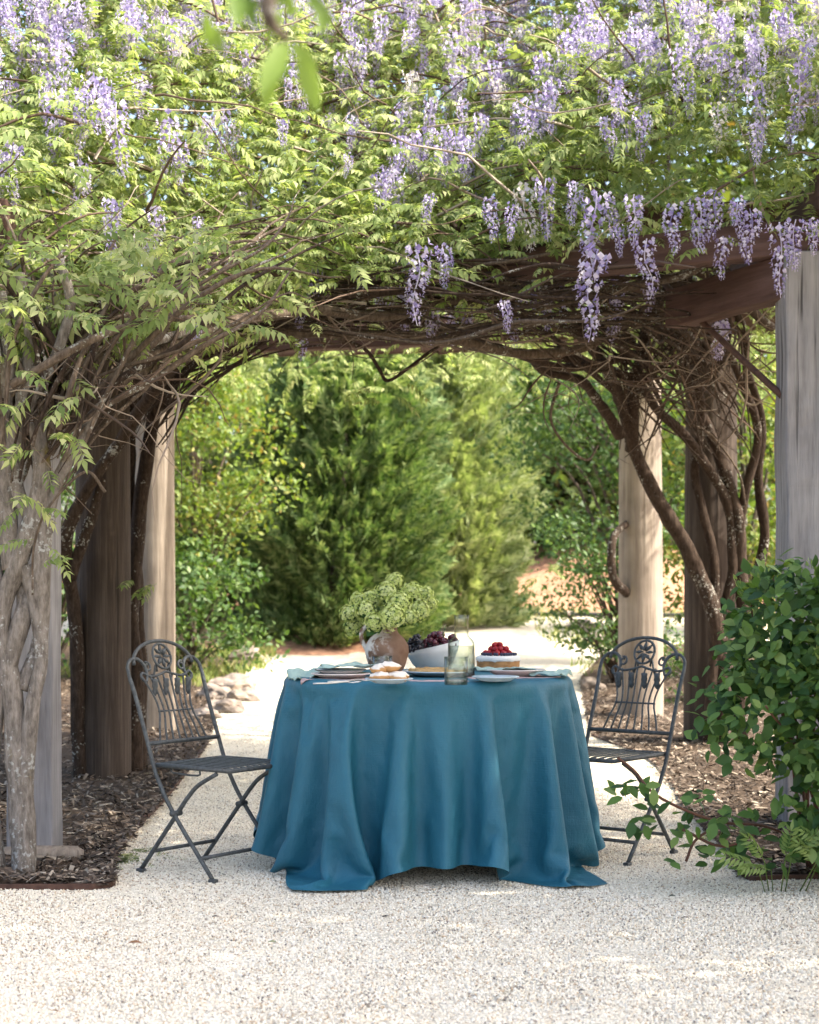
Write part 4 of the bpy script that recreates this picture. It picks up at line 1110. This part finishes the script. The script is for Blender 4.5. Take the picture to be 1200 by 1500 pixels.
cm = drape(); cm.name = 'tablecloth'; cm.materials.clear()
for v_ in cm.vertices:       # fuller folds towards the hem
    r_ = math.hypot(v_.co.x, v_.co.y)
    if r_ > .5 and .02 < v_.co.z < .74:
        w_ = min(1, (.74 - v_.co.z) / .35) * min(1, (v_.co.z - .02) / .15); b_ = .585 + .075 * (.76 - v_.co.z) / .76
        k_ = (b_ + (r_ - b_) * (1 + (.35 if r_ < b_ else -.12) * w_)) / r_; v_.co.x *= k_; v_.co.y *= k_
cm.polygons.foreach_set('use_smooth', [True] * len(cm.polygons))
t = NT('blue linen'); t.rough(.52, .4); t.b.inputs['Sheen Weight'].default_value = .0
co = t.coord(); big = t.noise(co, 5, 4); wv = t.noise(t.coord((260, 260, 12)), 1, 3); wv2 = t.noise(t.coord((12, 12, 420)), 1, 3)
wsum = t.n('Math', operation='ADD'); t.l(wv, wsum.inputs[0]); t.l(wv2, wsum.inputs[1])
cc = t.ramp(big, [(.2, (.012, .090, .138, 1)), (.7, (.018, .116, .174, 1))])
t.base(t.mix(1, cc, t.ramp(wsum.outputs[0], [(.35, (.78, .79, .82, 1)), (.65, (1.16, 1.15, 1.13, 1))]), 'MULTIPLY'))
cre = t.noise(t.coord((14, 14, 9)), 1, 5, .6); hh = t.n('Math', operation='MULTIPLY_ADD'); t.l(cre, hh.inputs[0]); hh.inputs[1].default_value = 6; t.l(wsum.outputs[0], hh.inputs[2])
t.bump(hh.outputs[0], .55, .003)
cloth = link('tablecloth', cm, t.m); cloth.location = (TX, TY, 0)
ss = cloth.modifiers.new('subdivision', 'SUBSURF'); ss.levels = 1; ss.render_levels = 2
tag(cloth, 'teal blue linen cloth draped to the gravel over the round table', 'tablecloth')
ZT = .770


def tp(px, py, z=0):
    """a spot on the laid table from its place in the photograph"""
    Y = (CAM_H - ZT) * FPX / (py - HOR); return Vector(((px - 600) / FPX * Y, Y, ZT + z))


# ------------------------------------------------------------ table materials
M['cer'] = plain('glazed white ceramic', (.66, .66, .66, 1), .3, .5, .06, 30)
M['blue'] = plain('pale blue glaze', (.45, .54, .60, 1), .3, .5, .1, 30)
M['pinkc'] = plain('warm white glaze', (.66, .58, .54, 1), .35, .5, .08, 25)
M['pink'] = plain('dusty pink linen', (.52, .38, .37, 1), .9, .1, .08, 200, bump=.3)
M['sage'] = plain('sage green linen', (.33, .45, .41, 1), .9, .1, .10, 200, bump=.3)
M['pastry'] = None
t = NT('sugared pastry'); t.rough(.85, .2); co = t.coord(); sepx = t.n('NewGeometry'); sx = t.n('SeparateXYZ'); t.l(sepx.outputs['Normal'], sx.inputs[0])
ad = t.n('Math', operation='ADD'); t.l(t.noise(co, 45, 4), ad.inputs[0]); t.l(sx.outputs['Z'], ad.inputs[1])
t.base(t.mix(t.ramp(ad.outputs[0], [(.75, (0, 0, 0, 1)), (1.05, (1, 1, 1, 1))]), (.50, .27, .11, 1), (.78, .70, .60, 1))); t.bump(t.noise(co, 60), .5, .005); M['pastry'] = t.m
M['crust'] = plain('golden crust', (.52, .33, .14, 1), .75, .3, .35, 60, bump=.7)
M['cakeside'] = plain('brown cake side', (.42, .22, .09, 1), .8, .2, .3, 40, bump=.5)
M['icing'] = plain('white icing', (.78, .76, .72, 1), .5, .4, .04, 30, bump=.2)
t = NT('raspberry'); t.rough(.45, .4); co = t.coord(); v = t.n('TexVoronoi'); v.inputs['Scale'].default_value = 260; t.l(co, v.inputs[0])
t.base(t.ramp(v.outputs['Distance'], [(0, (.50, .022, .035, 1)), (1, (.20, .004, .012, 1))])); M['rasp'] = t.m
M['blueb'] = plain('blueberry', (.022, .026, .055, 1), .55, .4, .4, 60)
M['grapeb'] = plain('black grape', (.010, .008, .016, 1), .22, .6, .5, 40)
M['grape'] = plain('red grape', (.075, .010, .022, 1), .2, .6, .6, 40)
t = NT('old terracotta'); t.rough(.85, .2); co = t.coord(); f = t.noise(co, 14, 5); c = t.ramp(f, [(.3, (.15, .085, .055, 1)), (.7, (.26, .165, .115, 1))])
k = t.ramp(t.noise(co, 11, 6, .7), [(.46, (0, 0, 0, 1)), (.52, (1, 1, 1, 1))]); gx_ = t.n('SeparateXYZ'); t.l(co, gx_.inputs[0])
mr = t.n('MapRange'); mr.inputs[1].default_value = .03; mr.inputs[2].default_value = -.045; t.l(gx_.outputs['X'], mr.inputs[0])
mm = t.n('Math', operation='MULTIPLY'); t.l(mr.outputs[0], mm.inputs[0]); t.l(k, mm.inputs[1])
t.base(t.mix(mm.outputs[0], c, (.60, .58, .54, 1))); t.bump(f, .5, .006); M['clay'] = t.m


def glassmat(name, c, bend, ior=1.33):
    """clear thin-walled glass or water: lets light straight through, mirrors at grazing angles, bends some of the view"""
    t = NT(name); tr = t.n('BsdfTransparent'); tr.inputs['Color'].default_value = c
    rf = t.n('BsdfRefraction'); rf.inputs['Color'].default_value = c; rf.inputs['IOR'].default_value = ior
    l0 = t.n('LayerWeight'); l0.inputs['Blend'].default_value = .5; p0 = t.n('Math', operation='POWER'); t.l(l0.outputs['Facing'], p0.inputs[0]); p0.inputs[1].default_value = 2.2
    t.l(t.mix(p0.outputs[0], c, (.26, .32, .28, 1)), tr.inputs['Color'])
    m1 = t.n('MixShader'); m1.inputs[0].default_value = bend; t.l(tr.outputs[0], m1.inputs[1]); t.l(rf.outputs[0], m1.inputs[2])
    gl = t.n('BsdfGlossy'); gl.inputs['Roughness'].default_value = .02
    lw = t.n('LayerWeight'); lw.inputs['Blend'].default_value = .5
    pw = t.n('Math', operation='POWER'); t.l(lw.outputs['Facing'], pw.inputs[0]); pw.inputs[1].default_value = 3.5
    ma = t.n('Math', operation='MULTIPLY_ADD'); t.l(pw.outputs[0], ma.inputs[0]); ma.inputs[1].default_value = .5; ma.inputs[2].default_value = .05
    m2 = t.n('MixShader'); t.l(ma.outputs[0], m2.inputs[0]); t.l(m1.outputs[0], m2.inputs[1]); t.l(gl.outputs[0], m2.inputs[2])
    t.l(m2.outputs[0], t.out.inputs['Surface']); return t.m


M['glass'] = glassmat('clear glass', (.95, .97, .945, 1), .0)
M['water'] = glassmat('water', (.94, .965, .94, 1), .2)
M['vleaf'] = leafmat('guelder leaf', [(0, (.045, .11, .03, 1)), (1, (.10, .19, .05, 1))], .3, .5)
M['vfl'] = leafmat('green blossom', [(0, (.44, .53, .15, 1)), (.5, (.62, .69, .26, 1)), (1, (.76, .80, .42, 1))], .3, .7, (1.1, 1.15, .6, 1), .2)
M['vst'] = plain('green stem', (.10, .16, .04, 1), .6)
M['silver'] = plain('silver', (.55, .54, .52, 1), .3, .5, .1, 20, 1.0)


def linen(name, c, w, d, rot, mat, label, cat, fold=.006, seed=0, z=.002, over=True, group=None, hump=None):
    """a laid cloth: follows the table, and hangs over its edge"""
    n = 34; V = []; F = []; cr, sr = math.cos(rot), math.sin(rot)
    for j in range(n + 1):
        for i in range(n + 1):
            u = (i / n - .5) * w; v = (j / n - .5) * d
            x = c.x + u * cr - v * sr; y = c.y + u * sr + v * cr
            zz = ZT + z + fold * (.5 + noise.noise((x * 11 + seed, y * 11, seed))) + fold * .5 * noise.noise((x * 30, y * 30 + seed, 0)) + (hump(x, y) if hump else 0)
            r = math.hypot(x - TX, y - TY)
            if over and r > TR + .005:
                e = r - TR - .005; k = (TR + .012 + min(e, .02) * .35) / r; zz = zz - max(0, e * .93)
                x = TX + (x - TX) * k; y = TY + (y - TY) * k
            V.append((x - c.x, y - c.y, zz - c.z))
    for j in range(n):
        for i in range(n): k = j * (n + 1) + i; F.append((k, k + 1, k + n + 2, k + n + 1))
    o = link(name, mesh(name, V, F, True), mat); o.location = c
    sd = o.modifiers.new('thickness', 'SOLIDIFY'); sd.thickness = .002; sd.offset = 1
    return tag(o, label, cat, group)


linen('placemat', tp(520, 995), .37, .25, -.33, M['pink'], 'dusty pink linen mat under the plates beside the stacked pastries', 'placemat', .003, 1)
linen('placemat', tp(742, 993), .36, .26, .30, M['pink'], 'dusty pink linen mat under the plates beside the berry cake', 'placemat', .003, 2)
linen('placemat', tp(640, 999), .24, .10, .02, M['pink'], 'strip of dusty pink linen under the water tumbler', 'placemat', .002, 3)


def plate(name, c, r, label, mat='cer', z=.006, rim=.014, group=None, rimmat=None):
    root = empty(name, c + Vector((0, 0, z)), 0, label, 'plate', group)
    MB().lathe([(.01, .0), (r * .6, .0), (r * .68, .003), (r * .97, rim), (r, rim + .002), (r * .97, rim + .005), (r * .68, .009), (r * .6, .006), (.01, .006)], 48).build('dish', M[mat], root)
    MB().tube([(r * math.cos(a), r * math.sin(a), rim + .0028) for a in np.linspace(0, 2 * math.pi, 49)], .0026, 6, False).build('rim', M[rimmat or mat], root)
    return root


PLA, PRA = tp(499, 995), tp(755, 992)
plate('dinner_plate', PLA, .115, 'white dinner plate beside the stacked pastries, lower of two', 'pinkc')
plate('dinner_plate', PLA, .10, 'white plate with a grey rim beside the stacked pastries, upper of two', 'cer', .021, rimmat='iron')
plate('dinner_plate', PRA, .12, 'white dinner plate beside the berry cake, under the folded napkin', 'pinkc', .006, .022)
plate('side_plate', tp(726, 1000), .088, 'small pale blue plate near the table edge beside the tumbler', 'blue')
plate('side_plate', tp(570, 1003), .088, 'small pale blue plate carrying the stacked sugared pastries', 'blue')
plate('serving_plate', tp(642, 992), .145, 'wide blue-rimmed plate carrying the golden tart', 'cer', .006, .016, rimmat='blue')
linen('napkin', PLA + Vector((.05, .05, 0)), .26, .12, .15, M['sage'], 'sage green napkin laid across the plates beside the pastries', 'napkin', .02, 5, .042, False)
linen('napkin', tp(455, 994), .17, .14, .2, M['sage'], 'sage green napkin folded on the cloth next to the lichened-vine chair', 'napkin', .034, 6, .004, True)
linen('napkin', PRA + Vector((-.03, .0, 0)), .27, .11, .12, M['sage'], 'sage green napkin folded over the plate beside the berry cake', 'napkin', .018, 7, .022, False)
linen('napkin', tp(808, 993), .13, .15, -.5, M['sage'], 'sage green napkin slipping over the table edge next to the rose-bush chair', 'napkin', .03, 8, .006, True)


def fork(c, rot, label):
    mb = MB()
    mb.tube(smooth_path([Vector((-.09, 0, .004)), Vector((-.02, 0, .004)), Vector((.04, 0, .008)), Vector((.055, 0, .006))], 4), .0035, 6)
    for y in (-.008, -.0027, .0027, .008):
        mb.tube(smooth_path([Vector((.05, y * .5, .007)), Vector((.065, y, .004)), Vector((.10, y, .008))], 3), .0016, 5)
    o = mb.build('fork', M['silver'])
    o.location = c + Vector((0, 0, .007)); o.rotation_euler = (0, 0, rot); tag(o, label, 'fork', 'silver forks on the pink mat')


fork(tp(512, 1002), .5, 'silver fork on the pink mat touching the pastry plate')
fork(tp(492, 1005), .45, 'silver fork on the pink mat in front of the stacked white plates')


def blob(name, c, r, mat, sc=(1, 1, 1), bumpy=0, seed=0, n=14, rz=0, tiltx=0, parent=None):
    V = []; F = []; m = n // 2 + 1
    for i in range(m):
        th = math.pi * i / (m - 1)
        for k in range(n):
            a = 2 * math.pi * k / n; v = Vector((math.sin(th) * math.cos(a), math.sin(th) * math.sin(a), math.cos(th)))
            f = 1 + (bumpy * noise.noise(v * 2.2 + Vector((seed, 0, 0))) if bumpy else 0)
            V.append((v.x * r * sc[0] * f, v.y * r * sc[1] * f, v.z * r * sc[2] * f))
    for i in range(m - 1):
        for k in range(n):
            q = [i * n + k, (i + 1) * n + k, (i + 1) * n + (k + 1) % n, i * n + (k + 1) % n]
            F.append(tuple(q))
    me = mesh(name, V, F, True); o = link(name, me, mat, parent); o.location = c; o.rotation_euler = (tiltx, 0, rz)
    return o


PP = tp(570, 1003)
for i, (dx, dy, dz, rz) in enumerate([(-.030, -.030, .030, .3), (.030, -.028, .029, -.4), (-.018, .032, .030, .1), (.035, .030, .029, .9), (.0, .0, .064, .2), (-.034, -.005, .056, 1.2)]):
    o = blob('sugared_pastry', PP + Vector((dx, dy, dz)), .036, M['pastry'], (1.15, .95, .58), .35, i * 2.3, 18, rz)
    tag(o, 'round golden pastry dusted with icing sugar, stacked on the small blue plate', 'pastry', 'sugared pastries stacked on one plate')
tart = empty('fruit_tart', tp(642, 992) + Vector((0, 0, .013)), 0, 'flat golden tart on the wide blue-rimmed plate behind the tumbler', 'tart')
tv, tf = lathe([(.01, .0), (.105, .0), (.118, .004), (.120, .018), (.113, .022), (.105, .017), (.01, .018)], 56)
tv = [Vector(v) * (1 + .025 * noise.noise((v[0] * 40, v[1] * 40, 2))) + Vector((0, 0, .006 * noise.noise((v[0] * 45, v[1] * 45, v[2] * 20)))) if v[2] > .01 else Vector(v) for v in tv]
MB().add(tv, tf).build('crust', M['crust'], tart)

# clay jug with guelder-rose stems
JG = tp(567, 990)
jug = empty('clay_jug', JG, 0, 'old brown clay jug with flaking white paint holding green blossom', 'jug')
JPROF = [(.01, .0), (.050, .0), (.058, .006), (.078, .05), (.090, .095), (.088, .125), (.070, .155), (.050, .172), (.042, .185), (.043, .20), (.052, .215), (.048, .215), (.038, .2), (.036, .185), (.045, .17), (.06, .15), (.01, .145)]
MB().lathe(JPROF, 48).build('body', M['clay'], jug)
MB().tube(smooth_path([(-.042, 0, .198), (-.075, 0, .208), (-.102, 0, .185), (-.104, 0, .15), (-.088, 0, .115), (-.078, 0, .105)], 5), [.009] * 26, 10).build('handle', M['clay'], jug)


def blossom_head(seed, r=.042):
    g = random.Random(seed); V = []; F = []
    n = 130
    for k in range(n):
        z = 1 - 2 * (k + .5) / n * .86; a = k * 2.399963
        s = math.sqrt(max(0, 1 - z * z)); d = Vector((s * math.cos(a), s * math.sin(a), z)); lump = 1 + .18 * noise.noise(d * 2.0 + Vector((seed, 0, 0))) + .26 * noise.noise(d * 4.6 + Vector((seed, 3, 0)))
        c = d * r * lump * g.uniform(.80, 1.2); u = d.orthogonal().normalized(); w = d.cross(u); sp = g.uniform(0, 1.5); sz = r * .175 * g.uniform(.8, 1.2)
        b = len(V); V.append(c)
        for q in range(5):
            th = sp + q * 2 * math.pi / 5
            V.append(c + (u * math.cos(th - .45) + w * math.sin(th - .45)) * sz * .75 + d * sz * .25); V.append(c + (u * math.cos(th) + w * math.sin(th)) * sz * 1.25 + d * sz * .1)
            V.append(c + (u * math.cos(th + .45) + w * math.sin(th + .45)) * sz * .75 + d * sz * .25)
            F += [(b, b + 1 + q * 3, b + 2 + q * 3), (b, b + 2 + q * 3, b + 3 + q * 3)]
    k0 = len(V); m = 8      # the round core that the florets sit on
    for i in range(m + 1):
        th = math.pi * i / m
        for k in range(10): V.append(Vector((math.sin(th) * math.cos(k * .628), math.sin(th) * math.sin(k * .628), math.cos(th))) * r * .70)
    for i in range(m):
        for k in range(10):
            q = [k0 + i * 10 + k, k0 + (i + 1) * 10 + k, k0 + (i + 1) * 10 + (k + 1) % 10, k0 + i * 10 + (k + 1) % 10]
            F += [(q[0], q[1], q[2]), (q[0], q[2], q[3])]
    me = tri_mesh('flower_head', np.array([tuple(v) for v in V]), np.array(F))
    me.materials.append(M['vfl']); me.materials.append(M['vleaf'])
    for p in me.polygons: p.material_index = 1 if min(p.vertices) >= k0 else 0
    return me


heads = [blossom_head(i) for i in range(4)]
hp = [(520, 918, .05, .040), (512, 900, .0, .036), (535, 895, -.03, .042), (548, 912, -.09, .040), (575, 905, -.10, .052), (585, 885, -.04, .048), (566, 868, .02, .042), (545, 878, .04, .040), (603, 870, .02, .044), (622, 872, .03, .036), (615, 895, -.02, .042), (600, 905, -.07, .034), (578, 852, .06, .034), (525, 880, .06, .034), (596, 890, .08, .042), (556, 893, .09, .042), (630, 885, .05, .03)]
guel = [T_OVA[0] * [1, 1.25, 1], T_OVA[1]]
gl_me = tri_mesh('leaf', *guel, smooth=True); gl_me.materials.append(M['vleaf'])
for i, (a, b, dy, r) in enumerate(hp):
    r *= 1.0
    c = at(a, b, JG.y + dy) ; root = empty('blossom_stem', JG + Vector((0, 0, .19)), 0, 'round pale green blossom head on its stem in the clay jug', 'flower', 'green blossom stems standing in the clay jug')
    rel = c - root.location; o = link('flower_head', heads[i % 4], None, root); o.location = rel; o.scale = (r / .042,) * 3; o.rotation_euler = (-.3 + U(-.3, .3), U(-.4, .4), U(0, 6))
    g0 = Vector((U(-.02, .02), U(-.02, .02), -.02)); MB().tube(smooth_path([g0, g0.lerp(rel, .5) + Vector((0, 0, .02)), rel], 4), .003, 6).build('stem', M['vst'], root)
    for k in range(4):
        p = g0.lerp(rel, U(.5, .95)) ; d = (rel * .5 + Vector((U(-.09, .09), U(-.06, .06), U(-.06, .05)))); lo = link('leaf', gl_me, None, root)
        R = frames(np.array([tuple(d)]), np.array([[U(-.3, .3), -.5, .8]]))[0]; L = U(.04, .065)
        lo.matrix_basis = Matrix.Translation(p) @ Matrix(R.tolist()).to_4x4() @ Matrix.Scale(L, 4)

# white bowl of grapes
BW = tp(634, 986)
bowl = empty('ceramic_bowl', BW, 0, 'uneven white ceramic bowl heaped with grapes', 'bowl')
bp = [(.01, 0), (.045, .0), (.058, .008), (.085, .045), (.100, .085), (.106, .115), (.102, .115), (.094, .085), (.078, .05), (.05, .018), (.01, .014)]
bv_, bf = lathe(bp, 56)
bv_ = [Vector((v[0] * (1 + .10 * max(0, v[2] / .115)), v[1], v[2] * (1 + .22 * max(0, v[2] / .115) * (v[0] / .1)))) for v in bv_]
MB().add(bv_, bf).build('body', M['cer'], bowl)


def grapes(c, mat, pts, r, label):
    root = empty('grape_bunch', c, 0, label, 'grapes', 'bunches of grapes in the white bowl')
    me = None
    for i, p in enumerate(pts):
        if me is None: o = blob('grape', p, r, mat, (1, 1, 1.12), 0, 0, 12, 0, 0, root); me = o.data
        else:
            o = link('grape', me, None, root); o.location = p
        o.scale = (U(.88, 1.12),) * 3; o.rotation_euler = (U(-1, 1), U(-1, 1), 0)
    MB().tube(smooth_path([(0, 0, .0), (.01, .0, .05), (.02, .01, .085)], 3), .002, 5).build('stalk', M['vst'], root)


heap = lambda n, rx, ry, rz, s: [(lambda d: (d[0] * rx, d[1] * ry, abs(d[2]) * rz))(rdir(1)[0] * (1 if k % 3 else .5)) for k in range(n)]
grapes(BW + Vector((-.058, -.02, .095)), M['grapeb'], heap(44, .050, .055, .062, 1), .0115, 'bunch of small black grapes hanging over the bowl rim')
grapes(BW + Vector((.035, -.01, .115)), M['grape'], heap(48, .068, .06, .055, 2), .0135, 'bunch of dark red grapes heaped on the bowl')

# glass carafe and tumblers
def vessel(name, c, outer, th, level, label, cat, seg=48):
    root = empty(name, c, 0, label, cat)
    inner = [(max(r - th, .004), z + (th * 1.5 if i == 0 else 0)) for i, (r, z) in enumerate(outer)]
    V, F = lathe([(.002, 0)] + outer + inner[::-1] + [(.002, inner[0][1])], seg, False)
    MB().add(V, F).build('wall', M['glass'], root)
    w = [(.002, inner[0][1] - .0004), (inner[0][0] + .0004, inner[0][1] - .0004)]
    for (r0, z0), (r1, z1) in zip(inner, inner[1:]):
        if z1 < level: w.append((r1 + .0004, z1))
        else:
            k = (level - z0) / (z1 - z0) if z1 > z0 else 0; w.append((r0 + (r1 - r0) * k + .0004, level)); break
    w.append((.002, level)); V, F = lathe(w, seg, True); MB().add(V, F).build('water', M['water'], root)
    return root


vessel('water_carafe', tp(676, 993), [(.050, .0), (.053, .004), (.054, .06), (.054, .135), (.052, .145), (.030, .170), (.029, .18), (.029, .235), (.031, .252)], .0028, .128, 'tall clear glass carafe half full of water between bowl and cake', 'carafe')
vessel('water_tumbler', tp(668.5, 1004) + Vector((0, .035, 0)), [(.041, .0), (.043, .003), (.0435, .05), (.044, .104)], .0032, .028, 'clear straight tumbler holding a little water at the table front edge', 'tumbler')
vessel('water_tumbler', tp(560, 993), [(.036, .0), (.038, .003), (.039, .05), (.040, .088)], .0028, .02, 'clear straight tumbler standing before the clay jug behind the pastries', 'tumbler')

# berry cake
CK = tp(730, 984) + Vector((0, 0, .018))
cake = empty('berry_cake', CK, 0, 'round white-iced cake topped with raspberries and blueberries', 'cake')
MB().lathe([(.01, 0), (.088, 0), (.092, .006), (.093, .036), (.088, .044), (.01, .046)], 48).build('sponge', M['cakeside'], cake)
iv, jf = lathe([(.094, .030), (.097, .036), (.095, .046), (.086, .052), (.01, .054)], 64, False)
iv = [Vector((v[0], v[1], v[2] - (.012 * max(0, noise.noise((v[0] * 60, v[1] * 60, 1))) if v[2] < .037 else 0))) for v in iv]
MB().add(iv, jf).build('icing', M['icing'], cake)
plate('cake_plate', tp(730, 984), .105, 'white plate carrying the berry cake', 'cer', .003, .012)
rb = None
for k in range(34):
    lay = 0 if k < 18 else 1 if k < 29 else 2; a = k * 2.4; q = math.sqrt(((k if lay == 0 else k - 18 if lay == 1 else k - 29) + .5) / (18, 11, 5)[lay]) * (.056, .042, .022)[lay]
    p = CK + Vector((q * math.cos(a), q * math.sin(a), .064 + lay * .017))
    if rb is None:
        o = blob('raspberry', p, .0118, M['rasp'], (1, 1, 1.1), .0, 0, 16); rb = o.data
        for v in rb.vertices: v.co *= 1 + .10 * math.sin(v.co.z * 900) * math.sin(math.atan2(v.co.y, v.co.x) * 6)
    else: o = link('raspberry', rb); o.location = p
    o.rotation_euler = (U(-1, 1), U(-1, 1), U(0, 6)); tag(o, 'red raspberry heaped on the white-iced cake', 'raspberry', 'raspberries heaped on the cake')
bb = None
for k in range(30):
    a = k * 2 * math.pi / 30 + U(-.05, .05); q = .068 + U(-.004, .006); p = CK + Vector((q * math.cos(a), q * math.sin(a), .059))
    if bb is None: o = blob('blueberry', p, .0078, M['blueb'], (1, 1, .9), 0, 0, 12); bb = o.data
    else: o = link('blueberry', bb); o.location = p
    tag(o, 'dark blueberry ringing the raspberries on the cake', 'blueberry', 'blueberries ringing the cake top')
